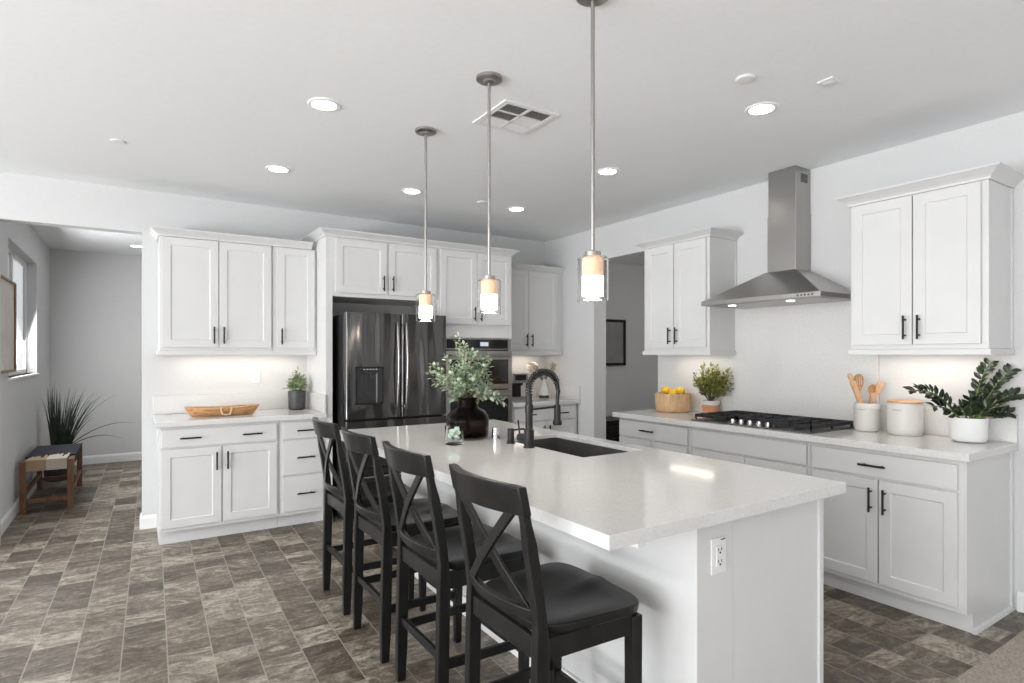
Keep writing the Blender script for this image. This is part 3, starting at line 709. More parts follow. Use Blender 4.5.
# ------------------------------------------------------------------ ceiling fixtures
def downlight(x, y, label):
    t = thing('downlight', label, 'ceiling light', (x, y, H), 'recessed ceiling downlights')
    MB().lathe([(.062, H-.004), (.066, H-.007), (.080, H-.006), (.084, H-.0005)], (x, y), 32, cap=False).build('trim_ring', M['plastic'], t, smooth=True)
    MB().lathe([(.002, H-.0045), (.063, H-.0045), (.063, H-.002), (.002, H-.002)], (x, y), 32, cap=False).build('lens', M['lamp'], t)
    l = bpy.data.lights.new('downlight_beam', 'SPOT'); l.energy = 17; l.spot_size = math.radians(84); l.spot_blend = 1; l.shadow_soft_size = .06; l.color = (1, .975, .95)
    o = bpy.data.objects.new('downlight_beam', l); C.objects.link(o); o.location = (x, y, H-.02)
for x, y, s_ in ((.845, 3.125, 'large round downlight left of the farthest pendant, nearest the left foreground'),
                 (.865, 4.385, 'round downlight in front of the cabinets left of the fridge'),
                 (1.886, 4.389, 'round downlight just left of the farthest pendant rod above the fridge'),
                 (2.83, 1.90, 'large round downlight nearest the right wall in the foreground'),
                 (2.865, 3.148, 'round downlight just right of the nearest pendant rod'),
                 (2.91, 4.41, 'small round downlight in front of the far corner cabinet'),
                 (.037, 8.42, 'round downlight in the side room beyond the left opening')):
    downlight(x, y, s_)
def disk(name, label, x, y, r, h=.02, cat='smoke detector'):
    tag(MB().lathe([(r*.7, H-h), (r*.9, H-h*.9), (r, H-h*.5), (r, H-.0005)], (x, y), 28).build(name, M['plastic'], smooth=True), label, cat)
disk('smoke_detector', 'white round smoke detector near the right foreground downlight', 2.453, 1.731, .045, .012)
disk('sprinkler_cover', 'small white round ceiling plate at the far left', -.08, 4.353, .042, .008, 'ceiling plate')
disk('sprinkler_cover', 'small white round ceiling plate beside the middle pendant rod', 2.529, 4.375, .045, .010, 'ceiling plate')
t = thing('motion_sensor', 'small square white sensor plate on the ceiling at upper right', 'sensor', (2.82, 1.53, H))
box(2.775, 2.855, 1.49, 1.57, H-.010, H-.0005).build('housing', M['plastic'], t, bevel=.005)
MB().lathe([(.02, H-.013), (.026, H-.010)], (2.815, 1.53), 20).build('lens', M['plastic'], t, smooth=True)
# vent
l = bpy.data.lights.new('hall_fill', 'POINT'); l.energy = 24; l.shadow_soft_size = .15; l.color = (1, .97, .93)  # unseen point lamp without a fixture, added to brighten the hallway
o = bpy.data.objects.new('hall_fill', l); C.objects.link(o); o.location = (5.9, 3.6, 2.45)
vt = thing('ceiling_vent', 'square white ceiling vent with grey louvres behind the middle pendant', 'vent', (1.79, 2.72, H))
vx0, vx1, vy0, vy1 = 1.614, 1.962, 2.545, 2.900
mb = MB(); e = .03
mb.box(vx0, vx1, vy0, vy0+e, H-.008, H-.0005).box(vx0, vx1, vy1-e, vy1, H-.008, H-.0005).box(vx0, vx0+e, vy0+e, vy1-e, H-.008, H-.0005).box(vx1-e, vx1, vy0+e, vy1-e, H-.008, H-.0005)
xm = (vx0+vx1)/2; mb.box(xm-.008, xm+.008, vy0+e, vy1-e, H-.008, H-.0005)
yy = [vy0+e+(vy1-vy0-2*e)*k/3 for k in range(4)]
for k in (1, 2): mb.box(vx0+e, vx1-e, yy[k]-.006, yy[k]+.006, H-.008, H-.0005)
mb.build('frame', M['plastic'], vt)
box(vx0+e, vx1-e, vy0+e, vy1-e, H-.0012, H-.0006).build('duct_dark_plate', M['dark'], vt)  # flat plate whose dark colour stands in for the shaded duct cavity
for r_ in range(3):
    for c_ in range(2):
        mb = MB(); xa, xb = (vx0+e, xm-.008) if c_ == 0 else (xm+.008, vx1-e); ya, yb_ = yy[r_]+.004, yy[r_+1]-.004
        tilt = .0085 if r_ == 0 or (r_ == 1 and c_ == 0) else -.004; n = 9
        for i in range(n):
            y = ya+(yb_-ya)*(i+.5)/n
            mb.hexa([(xa, y-tilt/2, H-.0075), (xa, y-tilt/2+.0012, H-.0075), (xa, y+tilt/2+.0012, H-.0015), (xa, y+tilt/2, H-.0015)],
                    [(xb, y-tilt/2, H-.0075), (xb, y-tilt/2+.0012, H-.0075), (xb, y+tilt/2+.0012, H-.0015), (xb, y+tilt/2, H-.0015)])
        mb.build('louvres', M['plastic'], vt)
# pendants
def pendant(x, y, label, first=None):
    t = thing('pendant_light', label, 'pendant light', (x, y, H), 'pendant lights over the island')
    MB().lathe([(.056, H-.017), (.062, H-.013), (.062, H-.0005)], (x, y), 32).lathe([(.024, H-.024), (.030, H-.017)], (x, y), 24).build('canopy', M['nickel'], t, smooth=True)
    MB().lathe([(.0075, 1.775), (.0075, H-.03)], (x, y), 12).build('rod', M['nickel'], t, smooth=True)
    MB().lathe([(.009, 1.779), (.012, 1.774), (.029, 1.772), (.030, 1.7545)], (x, y), 28).build('socket_cap', M['nickel'], t, smooth=True)
    # clear outer cylinder
    ro, ri = .057, .054
    MB().lathe([(.030, 1.7535), (ro-.006, 1.7535), (ro, 1.747), (ro, 1.592), (ri, 1.592), (ri, 1.745), (ri-.005, 1.7505), (.030, 1.7505)], (x, y), 48, cap=False).build('glass_shade', M['thin'], t, smooth=True)
    d = MB().lathe([(.0385, 1.612), (.039, 1.617), (.039, 1.684), (.036, 1.684), (.036, 1.619), (.002, 1.612)], (x, y), 36, cap=False).build('diffuser', M['bulb'], t, smooth=True)
    MB().lathe([(.039, 1.6845), (.039, 1.7495), (.036, 1.7495), (.036, 1.6845)], (x, y), 36, cap=False).build('upper_diffuser', M['peach'], t, smooth=True)
    l = bpy.data.lights.new('pendant_bulb', 'POINT'); l.energy = 3.5; l.color = (1, .85, .68); l.shadow_soft_size = .05
    o = bpy.data.objects.new('pendant_bulb', l); C.objects.link(o); o.location = (x, y, 1.57)
pendant(1.442, 3.156, 'glass cylinder pendant hanging in front of the fridge, farthest away')
pendant(1.422, 2.392, 'glass cylinder pendant in the middle of the three')
pendant(1.410, 1.630, 'nearest and largest glass cylinder pendant, beside the doorway')
# under cabinet lights
def strip(side, a, b, c, label, power):
    t = thing('under_cabinet_light', label, 'light strip', (c, (a+b)/2, 1.41) if side == 'r' else ((a+b)/2, c, 1.41), 'under-cabinet light strips')
    if side == 'r':
        box(c-.016, c+.016, a, b, 1.405, 1.4298).build('housing', M['plastic'], t); box(c-.012, c+.012, a+.01, b-.01, 1.4025, 1.405).build('lens', M['led'], t)
        area('strip_lamp', (c, (a+b)/2, 1.40), (0, 0, 0), .03, b-a, power, (1, .86, .70))
    else:
        box(a, b, c-.016, c+.016, 1.405, 1.4298).build('housing', M['plastic'], t); box(a+.01, b-.01, c-.012, c+.012, 1.4025, 1.405).build('lens', M['led'], t)
        area('strip_lamp', ((a+b)/2, c, 1.40), (0, 0, 0), b-a, .03, power, (1, .86, .70))
strip('b', .30, 1.22, 5.40, 'light strip hidden under the cabinets left of the fridge', .9)
strip('b', 3.3, 3.9, 5.40, 'light strip hidden under the far corner cabinet', .8)
strip('r', 3.04, 3.50, 3.90, 'light strip hidden under the cabinet left of the hood', .5)
strip('r', 1.28, 1.80, 3.90, 'light strip hidden under the cabinet right of the hood', .7)

# ------------------------------------------------------------------ faucet and sink fittings
fx, fyy = 1.728, 2.50
fa = thing('kitchen_faucet', 'black spring-neck pull-down faucet behind the island sink', 'faucet', (fx, fyy, .9145))
MB().lathe([(.030, .9145), (.030, .920), (.026, .924), (.0255, 1.005), (.0195, 1.010), (.0185, 1.10)], (fx, fyy), 28).build('base', M['faucet'], fa, smooth=True)
MB().lathe([(.022, 1.095), (.022, 1.135), (.018, 1.14), (.017, 1.185)], (fx, fyy), 24).build('collar', M['faucet'], fa, smooth=True)
R_ = .094; zc = 1.212
arc = [(fx, fyy, 1.18)]+[(fx+R_-R_*math.cos(a), fyy, zc+R_*math.sin(a)) for a in [PI*i/24 for i in range(0, 22)]]
arc = [p for i, p in enumerate(arc) if i == 0 or (Vector(p)-Vector(arc[i-1])).length > 1e-4]
last = arc[-1]
MB().tube(arc, .0095, 10).build('hose', M['faucet'], fa, smooth=True)
# coil spring around the hose
pts = []; A = [Vector(p) for p in arc]; turns = 19; n = turns*12
cum = [0]
for a, b in zip(A, A[1:]): cum.append(cum[-1]+(b-a).length)
for i in range(n+1):
    s_ = cum[-1]*i/n; k = min(max(j for j in range(len(cum)) if cum[j] <= s_+1e-9), len(A)-2)
    p = A[k].lerp(A[k+1], (s_-cum[k])/(cum[k+1]-cum[k])); tt = (A[k+1]-A[k]).normalized(); sd = Vector((0, 1, 0)); n2 = tt.cross(sd)
    ang = 2*PI*turns*i/n; pts.append(p+(sd*math.cos(ang)+n2*math.sin(ang))*.0165)
MB().tube(pts, .0034, 6).build('spring', M['faucet'], fa, smooth=True)
hx = 1.913
MB().tube([last, (hx+.006, fyy, 1.20), (hx, fyy, 1.16), (hx, fyy, 1.12)], [.014, .0115, .0105, .0105], 12).build('hose_end', M['faucet'], fa, smooth=True)
MB().lathe([(.0225, 1.020), (.0255, 1.026), (.0235, 1.040), (.0185, 1.05), (.018, 1.115), (.0165, 1.128), (.011, 1.130)], (hx, fyy), 24).build('spray_head', M['faucet'], fa, smooth=True)
MB().tube([(fx+.015, fyy, 1.112), (hx-.012, fyy, 1.118)], .006, 10).build('support_arm', M['faucet'], fa, smooth=True)
MB().tube([(fx-.005, fyy+.02, .962), (fx-.018, fyy+.066, .962)], .0215, 20).build('handle_hub', M['faucet'], fa, smooth=True)
MB().tube([(fx-.018, fyy+.06, .97), (fx-.021, fyy+.068, 1.035), (fx-.022, fyy+.07, 1.052)], [.005, .0045, .0045], 8).build('lever', M['faucet'], fa, smooth=True)
sx, sy = 1.728, 2.675
so = thing('soap_dispenser', 'black soap dispenser pump left of the faucet', 'soap dispenser', (sx, sy, .9145))
MB().lathe([(.025, .9145), (.025, .918), (.0185, .920), (.0185, .992), (.016, .996), (.002, .997)], (sx, sy), 24).build('body', M['faucet'], so, smooth=True)
MB().tube([(sx+.01, sy, .985), (sx+.085, sy, .988), (sx+.092, sy, .975)], .0055, 10).build('spout', M['faucet'], so, smooth=True)
tag(MB().lathe([(.0225, .9145), (.0235, .93), (.0205, .975), (.019, .984), (.002, .986)], (1.722, 2.822), 28).build('air_gap_cap', M['chrome'], smooth=True), 'small chrome cap between the soap dispenser and brown vase', 'chrome cap')

# ------------------------------------------------------------------ vase with eucalyptus, jar
vx, vy = 1.63, 2.985; Z0 = .9145
vs = thing('glass_vase', 'round brown glass jug vase full of eucalyptus on the island', 'vase', (vx, vy, Z0))
MB().lathe([(.10, Z0), (.117, Z0+.008), (.122, Z0+.03), (.124, Z0+.10), (.118, Z0+.132), (.098, Z0+.158), (.072, Z0+.172), (.058, Z0+.182), (.056, Z0+.222), (.061, Z0+.228), (.062, Z0+.236),
            (.055, Z0+.236), (.051, Z0+.222), (.053, Z0+.182), (.068, Z0+.166), (.094, Z0+.150), (.112, Z0+.13), (.118, Z0+.10), (.116, Z0+.03), (.108, Z0+.012), (.002, Z0+.010)], (vx, vy), 48).build('body', M['amber'], vs, smooth=True)
random.seed(11)
def spray(name, label, base, stems, leaves_per, L, wdt, m, sm, droop=.1, rsp=.02, start=.35, cat='plant', parent=None):
    """branches listed by their tip points; leaves in opposite pairs along the outer part"""
    t = parent or thing(name, label, cat, base)
    st = MB(); lf = MB()
    for tip, bend in stems:
        a = Vector(base); b = Vector(tip); mid = a.lerp(b, .5)+Vector(bend)
        P = [a*(1-s_)**2+mid*2*s_*(1-s_)+b*s_*s_ for s_ in [i/10 for i in range(11)]]
        st.tube(P, [.0028-.0018*i/10 for i in range(11)], 5)
        for i in range(leaves_per):
            s_ = start+(1-start)*(i+.5)/leaves_per; p = a*(1-s_)**2+mid*2*s_*(1-s_)+b*s_*s_
            tt = (b-a).normalized(); 
            for sg in (-1, 1):
                r = Vector((random.uniform(-1, 1), random.uniform(-1, 1), random.uniform(-1, 1)))
                sdv = (r-tt*r.dot(tt)).normalized()
                q = p+sdv*random.uniform(0, rsp)
                lf.leaf(q, sdv*.8+tt*random.uniform(.1, .9)+Vector((0, 0, .1)), Vector((random.uniform(-.6, .6), random.uniform(-.6, .6), 1)), L*random.uniform(.7, 1.25), wdt*random.uniform(.8, 1.2), droop=droop)
        lf.leaf(b, (b-mid), Vector((.2, .1, 1)), L, wdt)
    st.build('stems', sm, t, smooth=True); lf.build('foliage', m, t, recalc=False)
    return t
# camera-plane helper only for choosing branch tips near the vase (real 3D points)
RX, RY = math.cos(YAW), -math.sin(YAW); FX, FY = math.sin(YAW), math.cos(YAW)
def off(b, r, fwd, z): return (b[0]+RX*r+FX*fwd, b[1]+RY*r+FY*fwd, b[2]+z)
top = (vx, vy, Z0+.20)
ec = thing('eucalyptus_bunch', 'bushy grey-green eucalyptus branches standing in the brown vase', 'foliage', (vx, vy, Z0+.02))
tips = [(-.23, .0, .175, (0, 0, .06)), (-.19, .05, .12, (0, 0, .05)), (-.20, -.04, .22, (0, 0, .04)), (-.13, .03, .27, (0, 0, .03)), (-.10, -.08, .16, (0, 0, .05)),
        (-.055, .0, .39, (0, 0, .0)), (-.07, .04, .33, (0, 0, 0)), (-.02, -.05, .34, (0, 0, 0)), (.0, .05, .30, (0, 0, 0)), (.04, -.02, .28, (0, 0, 0)), (.07, .02, .26, (0, 0, .02)),
        (.11, .03, .27, (0, 0, .02)), (.13, -.03, .245, (0, 0, .03)), (.12, .0, .16, (0, 0, .05)), (.14, .05, .10, (0, 0, .06)), (.17, -.03, .03, (0, 0, .09)), (.21, -.01, .005, (0, 0, .10)),
        (.05, -.10, .14, (0, 0, .06)), (-.04, -.11, .12, (0, 0, .06)), (.0, .10, .20, (0, 0, .03)), (-.10, .09, .2, (0, 0, .04)), (.08, .1, .18, (0, 0, .04)), (-.02, -.07, .22, (0, 0, .04)),
        (-.09, -.03, .03, (0, 0, .07)), (.03, -.05, .42-.02-.1, (0, 0, .02)), (-.14, .02, .09, (0, 0, .06)), (-.05, .02, .22, (0, 0, .05)), (.06, .02, .20, (0, 0, .05))]
spray('', '', (vx, vy, Z0+.19), [(off(top, r, fw, z), bd) for r, fw, z, bd in tips], 24, .029, .016, M['euca'], M['stem'], rsp=.022, parent=ec, start=.22)
MB().tube([(vx, vy, Z0+.02), (vx+.01, vy, Z0+.19)], .012, 6).build('stem_bundle', M['stem'], ec)
jx, jy = 1.447, 2.80
jr = thing('candle_jar', 'small clear glass jar with green pieces in front of the vase', 'jar', (jx, jy, Z0))
MB().lathe([(.044, Z0), (.050, Z0+.004), (.050, Z0+.098), (.047, Z0+.102), (.045, Z0+.098), (.045, Z0+.016), (.002, Z0+.014)], (jx, jy), 36).build('glass', M['thin'], jr, smooth=True)
mb = MB(); random.seed(4)
for i in range(9):
    a = i*2.4; mb.sphere((jx+.02*math.cos(a), jy+.02*math.sin(a), Z0+.034+.0055*i), .015, 1.1, 1, .8, 10)
mb.build('green_stones', M['candle'], jr, smooth=True)

# ------------------------------------------------------------------ items left counter
bc = thing('dough_bowl', 'long carved wooden dough bowl with rope handle on left worktop', 'bowl', (.60, 5.17, Z0))
mb = MB(); n = 24; rings_o = []
L_, Wd = .272, .095
def ov_(kx, z, k=1.0): return [(.60+L_*kx*math.copysign(abs(math.cos(a))**.7, math.cos(a)), 5.17+Wd*k*math.copysign(abs(math.sin(a))**.8, math.sin(a)), z+.012*abs(math.cos(a))**2*(z > Z0+.03)) for a in [2*PI*i/40 for i in range(40)]]
mb.loft([ov_(.80, Z0, .55), ov_(.88, Z0+.02, .8), ov_(.98, Z0+.055, .97), ov_(1.0, Z0+.066, 1), ov_(.965, Z0+.068, .93), ov_(.85, Z0+.04, .72), ov_(.7, Z0+.022, .4)])
mb.build('body', M['bread'], bc, smooth=True)
MB().tube([(.575, 5.085, Z0+.070), (.578, 5.072, Z0+.045), (.585, 5.068, Z0+.018), (.61, 5.066, Z0+.012), (.64, 5.068, Z0+.016), (.65, 5.072, Z0+.045), (.655, 5.085, Z0+.070)], .0075, 8).build('rope_handle', M['rope'], bc, smooth=True)
def potted(name, label, x, y, prof, m, soil_z, soil_r):
    t = thing(name, label, 'potted plant', (x, y, Z0))
    MB().lathe(prof, (x, y), 36).build('pot', m, t, smooth=True)
    MB().lathe([(soil_r, soil_z-.01), (soil_r, soil_z), (.002, soil_z+.004)], (x, y), 24).build('soil', M['soil'], t)
    return t
px_, py_ = 1.215, 5.37
t = potted('potted_plant', 'pale green bushy plant in charcoal pot beside the fridge panel', px_, py_,
           [(.062, Z0), (.072, Z0+.012), (.075, Z0+.165), (.069, Z0+.165), (.067, Z0+.02), (.002, Z0+.015)], M['dark_pot'], Z0+.15, .067)
random.seed(21); st = []
for i in range(30):
    a = random.uniform(0, 2*PI); r = random.uniform(.02, .105); st.append((off((px_, py_, Z0+.16), min(.06, r*math.cos(a)*1.1), min(.09, r*math.sin(a)), random.uniform(.01, .17)*(1-.5*r/.11)), (0, 0, .02)))
st.append((off((px_, py_, Z0+.16), .005, 0, .19), (0, 0, 0)))
spray('', '', (px_, py_, Z0+.15), st, 6, .036, .020, M['mint'], M['zstem'], rsp=.012, parent=t, start=.3)

# ------------------------------------------------------------------ far corner counter items
cm = thing('coffee_maker', 'black and steel coffee maker in the far corner beside the ovens', 'coffee maker', (3.43, 5.27, Z0))
box(3.33, 3.53, 5.30, 5.44, Z0, 1.20).build('body', M['fridge_side'], cm, bevel=.004)
box(3.33, 3.53, 5.12, 5.30, Z0, Z0+.04).build('drip_tray', M['steel'], cm, bevel=.003)
h_ = box(3.33, 3.53, 5.12, 5.299, 1.10, 1.20).build('brew_head', M['steel'], cm, bevel=.004)
box(3.36, 3.50, 5.117, 5.12, 1.13, 1.185).build('control_panel', M['oven_glass'], h_)
box(3.335, 3.45, 5.14, 5.299, Z0+.041, 1.09).build('reservoir', M['oven_glass'], cm, bevel=.004)
MB().lathe([(.02, 1.07), (.025, 1.10)], (3.49, 5.2), 16).build('spout', M['fridge_side'], cm)
tag(MB().lathe([(.018, 1.2005), (.02, 1.203), (.018, 1.228), (.002, 1.23)], (3.37, 5.25), 16).build('small_jar', M['dark_pot'], smooth=True), 'tiny black pot standing on top of the coffee maker', 'pot')
mg = thing('white_mug', 'white mug beside the coffee maker', 'mug', (3.575, 5.16, Z0))
MB().lathe([(.030, Z0), (.036, Z0+.006), (.038, Z0+.12), (.034, Z0+.12), (.032, Z0+.01), (.002, Z0+.008)], (3.575, 5.16), 24).build('cup', M['white_pot'], mg, smooth=True)
MB().tube([(3.61, 5.15, Z0+.10), (3.638, 5.15, Z0+.09), (3.638, 5.15, Z0+.05), (3.61, 5.15, Z0+.035)], .005, 8).build('handle', M['white_pot'], mg, smooth=True)
t = thing('picture_frame', 'small framed white print leaning between coffee maker and white vase', 'picture', (3.70, 5.47, Z0))
mb = MB(); x0, x1 = 3.555, 3.74
for a in ((x0, x1, Z0, Z0+.012), (x0, x1, Z0+.255, Z0+.267), (x0, x0+.012, Z0, Z0+.267), (x1-.012, x1, Z0, Z0+.267)): mb.box(a[0], a[1], 5.45, 5.47, a[2], a[3])
mb.build('frame', M['hardware'], t); box(x0+.012, x1-.012, 5.46, 5.466, Z0+.012, Z0+.255).build('print', M['ceramic'], t)
bx_, by_ = 3.875, 5.31
t = thing('bottle_vase', 'white bottle vase holding dried cream flowers in the far corner', 'vase', (bx_, by_, Z0))
MB().lathe([(.050, Z0), (.056, Z0+.02), (.055, Z0+.05), (.042, Z0+.11), (.022, Z0+.165), (.016, Z0+.19), (.018, Z0+.215), (.013, Z0+.215), (.012, Z0+.18), (.002, Z0+.17)], (bx_, by_), 32).build('body', M['white_pot'], t, smooth=True)
MB().lathe([(.057, Z0+.0005), (.0575, Z0+.028), (.0565, Z0+.03), (.056, Z0+.0005)], (bx_, by_), 32, cap=False).build('base_band', M['dark_pot'], t, smooth=True)
fb = thing('dried_flowers', 'dried cream flowers standing in the white bottle vase', 'flowers', (bx_, by_, Z0+.2))
random.seed(5); st = MB()
for i in range(30):
    a = random.uniform(-1, 1); r = a*.15; z = random.uniform(.06, .19); fw = random.uniform(-.08, .03)
    tip = Vector(off((bx_, by_, Z0+.2), r-.03, fw, z)); st.tube([(bx_, by_, Z0+.18), Vector((bx_, by_, Z0+.2)).lerp(tip, .5)+Vector((0, 0, .01)), tip], .0016, 4)
    pe = MB()
    for k in range(9):
        an = k*2*PI/9; pe.leaf(tip, (math.cos(an), math.sin(an)*.6, math.sin(an)*.7+.1), (0, -.6, 1), .030, .017)
    pe.sphere(tip, .008, n=8); pe.build('flower_head', M['petal'], fb, recalc=False)
st.build('stems', M['stem'], fb)

# ------------------------------------------------------------------ right counter items
qx, qy = 3.862, 3.43
t = thing('fruit_basket', 'pale carved wooden bowl basket at the far end of right worktop', 'basket', (qx, qy, Z0))
n = 40; mb = MB()
def br(z, r, amp): return [(qx+(r+amp*math.cos(5*a))*math.cos(a), qy+(r+amp*math.cos(5*a))*math.sin(a), z) for a in [2*PI*i/n for i in range(n)]]
mb.loft([br(Z0, .122, .003), br(Z0+.012, .136, .006), br(Z0+.07, .142, .008), br(Z0+.145, .141, .007), br(Z0+.158, .138, .006), br(Z0+.156, .128, .004), br(Z0+.05, .124, .002), br(Z0+.03, .11, 0)])
mb.build('body', M['basket'], t, smooth=True)
for k in range(5):
    a = k*2*PI/5+PI/5; ru = .137
    pts = [(qx+ru*math.cos(a+da), qy+ru*math.sin(a+da), Z0+zz) for da, zz in ((-.42, .15), (-.40, .09), (-.30, .045), (0, .028), (.30, .045), (.40, .09), (.42, .15))]
    MB().tube(pts, .0045, 6).build('carved_ridge', M['basket'], t, smooth=True)
for i, (dx, dy, dz, rz, lb) in enumerate(((-.03, .055, .186, .5, 'yellow lemon on the left in the wooden basket'), (-.045, -.035, .172, 1.2, 'yellow lemon in front on the right in the basket'), (.03, -.055, .182, .2, 'yellow lemon behind the right one in the basket'), (.045, .03, .158, 2.0, 'yellow lemon mostly hidden at the back of the basket'))):
    rm = Matrix.Rotation(rz, 4, 'Z')
    dx, dy = dx*.98, dy*.98; mb = MB().sphere((qx+dx, qy+dy, Z0+dz-.008), .0365, 1.2, 1, 1, 18, rm)
    d = Vector((math.cos(rz), math.sin(rz), 0)); c = Vector((qx+dx, qy+dy, Z0+dz-.008)); mb.tube([c+d*.038, c+d*.051], [.012, .004], 10)
    o = mb.build('lemon', M['lemon'], smooth=True); tag(o, lb, 'lemon', 'lemons in the wooden basket')
    if i == 0: lem = o
for z in (.05, .09):   # fruit below the rim that carries the visible ones
    pass
ax_, ay_ = 3.945, 3.108
t = potted('potted_plant', 'yellow-green leafy shrub in terracotta pot with white rim', ax_, ay_,
           [(.056, Z0), (.060, Z0+.004), (.068, Z0+.078), (.068, Z0+.08), (.060, Z0+.078), (.05, Z0+.02), (.002, Z0+.015)], M['clay'], Z0+.098, .060)
MB().lathe([(.0685, Z0+.0765), (.071, Z0+.080), (.071, Z0+.112), (.064, Z0+.112), (.062, Z0+.0765)], (ax_, ay_), 36, cap=False).build('painted_rim', M['ceramic'], t, smooth=True)
random.seed(31); st = []
for i in range(34):
    a = -1+2*(i+.5)/34; a += random.uniform(-.05, .05)
    r = a*.20*random.uniform(.6, 1); z = random.uniform(.14, .315)*(1-.15*abs(a)); fw = random.uniform(-.12, .012)
    p = off((ax_, ay_, Z0+.1), r, fw, z); st.append(((min(p[0], XW-.04), p[1], p[2]), (0, 0, -.01)))
spray('', '', (ax_, ay_, Z0+.09), st, 13, .032, .018, M['boxw'], M['stem'], rsp=.010, parent=t, start=.38)

ux, uy = 3.918, 1.887
t = thing('utensil_crock', 'open off-white stoneware crock holding wooden utensils', 'crock', (ux, uy, Z0))
MB().lathe([(.060, Z0), (.067, Z0+.006), (.070, Z0+.03), (.071, Z0+.145), (.073, Z0+.15), (.073, Z0+.172), (.071, Z0+.177), (.066, Z0+.175), (.065, Z0+.03), (.002, Z0+.02)], (ux, uy), 40).build('body', M['ceramic'], t, smooth=True)
MB().lathe([(.0715, Z0+.142), (.0738, Z0+.146), (.0715, Z0+.150)], (ux, uy), 40, cap=False).build('relief_band', M['ceramic'], t, smooth=True)
def lettering(cx, cy, R, z, n, parent, ang0, hgt=.008):   # small embossed grey lettering line, too small to read
    mb = MB()
    for i in range(n):
        a = ang0+i*.075*.08/R; a2 = a+.045*.08/R
        mb.hexa([(cx+R*math.cos(a), cy+R*math.sin(a), z), (cx+(R+.001)*math.cos(a), cy+(R+.001)*math.sin(a), z), (cx+(R+.001)*math.cos(a), cy+(R+.001)*math.sin(a), z+hgt), (cx+R*math.cos(a), cy+R*math.sin(a), z+hgt)],
                [(cx+R*math.cos(a2), cy+R*math.sin(a2), z), (cx+(R+.001)*math.cos(a2), cy+(R+.001)*math.sin(a2), z), (cx+(R+.001)*math.cos(a2), cy+(R+.001)*math.sin(a2), z+hgt), (cx+R*math.cos(a2), cy+R*math.sin(a2), z+hgt)])
    mb.build('lettering', M['letter'], parent)
M['letter'] = mat('embossed_grey', (.42, .41, .40), .5)
def utensil(kind, label, name, base, tip, m, hw, hl, cat='utensil'):
    t = thing(name, label, cat, base, 'wooden utensils in the crock')
    a, b = Vector(base), Vector(tip); d = (b-a).normalized(); hb = b-d*hl
    if kind == 'pin':
        MB().tube([a, a.lerp(b, .45), a.lerp(b, .46), a.lerp(b, .84), a.lerp(b, .86)], [.014, .017, .0185, .0185, .01], 16).build('roller', m, t, smooth=True)
        MB().tube([a.lerp(b, .86), a.lerp(b, .89), a.lerp(b, .95), b], [.009, .013, .015, .006], 14).build('knob', m, t, smooth=True)
        return
    MB().tube([a, hb], [.005, .0055], 8).build('shaft', m, t, smooth=True)
    vdir = Vector((-FX, -FY, .1)); nrm = (vdir-d*vdir.dot(d)).normalized(); sd = d.cross(nrm)
    mb = MB(); rings = []
    for k, wv in ((-.05, .16), (.1, .45), (.3, .85), (.55, 1.), (.8, .88), (.95, .5), (1, .2)) if kind != 'turner' else ((-.05, .2), (.15, .55), (.35, .8), (.95, 1), (1, .97)):
        c = hb+d*hl*k+nrm*(-.006*math.sin(PI*max(0, min(1, k))))*(kind != 'turner')
        if kind == 'turner': c = c+sd*.0*k
        w2 = hw*wv; th = .0028
        rings.append([c-sd*w2-nrm*th+nrm*.004*(kind != 'turner'), c-nrm*th, c+sd*w2-nrm*th+nrm*.004*(kind != 'turner'), c+sd*w2+nrm*th+nrm*.004*(kind != 'turner'), c+nrm*th, c-sd*w2+nrm*th+nrm*.004*(kind != 'turner')])
    mb.loft(rings); mb.build('head', m, t, smooth=True)
    if kind == 'slotted':
        s3 = MB()
        for q in (-.4, 0, .4):
            p0 = hb+d*hl*.3+sd*hw*q+nrm*.0052; p1 = hb+d*hl*.82+sd*hw*q+nrm*.0052; s3.bar(p0, p1, .0035, .001, up=nrm)
        s3.build('slots', M['ceramic'], t)
ub = (ux, uy, Z0+.03)
utensil('pin', 'small wooden rolling pin leaning left in the crock', 'rolling_pin', off(ub, .015, -.02, 0), off(ub, -.115, .0, .335), M['spoon2'], .02, .05)
utensil('slotted', 'slotted olive-wood spoon standing upright in the crock', 'slotted_spoon', off(ub, -.01, .03, 0), off(ub, -.032, .040, .330), M['spoon'], .034, .10)
utensil('spoon', 'dark round wooden spoon leaning right in the crock', 'wooden_spoon', off(ub, -.01, .01, 0), off(ub, .055, .025, .262), M['spoon'], .024, .07)
utensil('turner', 'flat pale wooden spatula leaning farthest right in the crock', 'wooden_spatula', off(ub, -.03, -.015, 0), off(ub, .090, -.005, .280), M['spoon2'], .021, .09)
utensil('turner', 'short pale wooden utensil in the middle front of the crock', 'wooden_spatula', off(ub, .03, -.03, 0), off(ub, .02, -.04, .215), M['spoon2'], .022, .05)
wx, wy = 3.918, 1.668
t = thing('canister', 'off-white stoneware canister with a wooden lid beside the crock', 'canister', (wx, wy, Z0))
MB().lathe([(.082, Z0), (.089, Z0+.007), (.0925, Z0+.03), (.0925, Z0+.17), (.090, Z0+.192), (.084, Z0+.192), (.082, Z0+.02), (.002, Z0+.015)], (wx, wy), 44).build('body', M['ceramic'], t, smooth=True)
MB().lathe([(.085, Z0+.1925), (.092, Z0+.194), (.092, Z0+.202), (.088, Z0+.205), (.002, Z0+.206)], (wx, wy), 44).build('lid', M['clay2'] if 'clay2' in M else M['spoon2'], t, smooth=True)
an = math.atan2(-wy, -wx)
lettering(wx, wy, .0926, Z0+.148, 9, t, an-.75)
lettering(ux, uy, .0712, Z0+.135, 8, t if False else bpy.data.objects['utensil_crock'], math.atan2(-uy, -ux)-.7, .006)

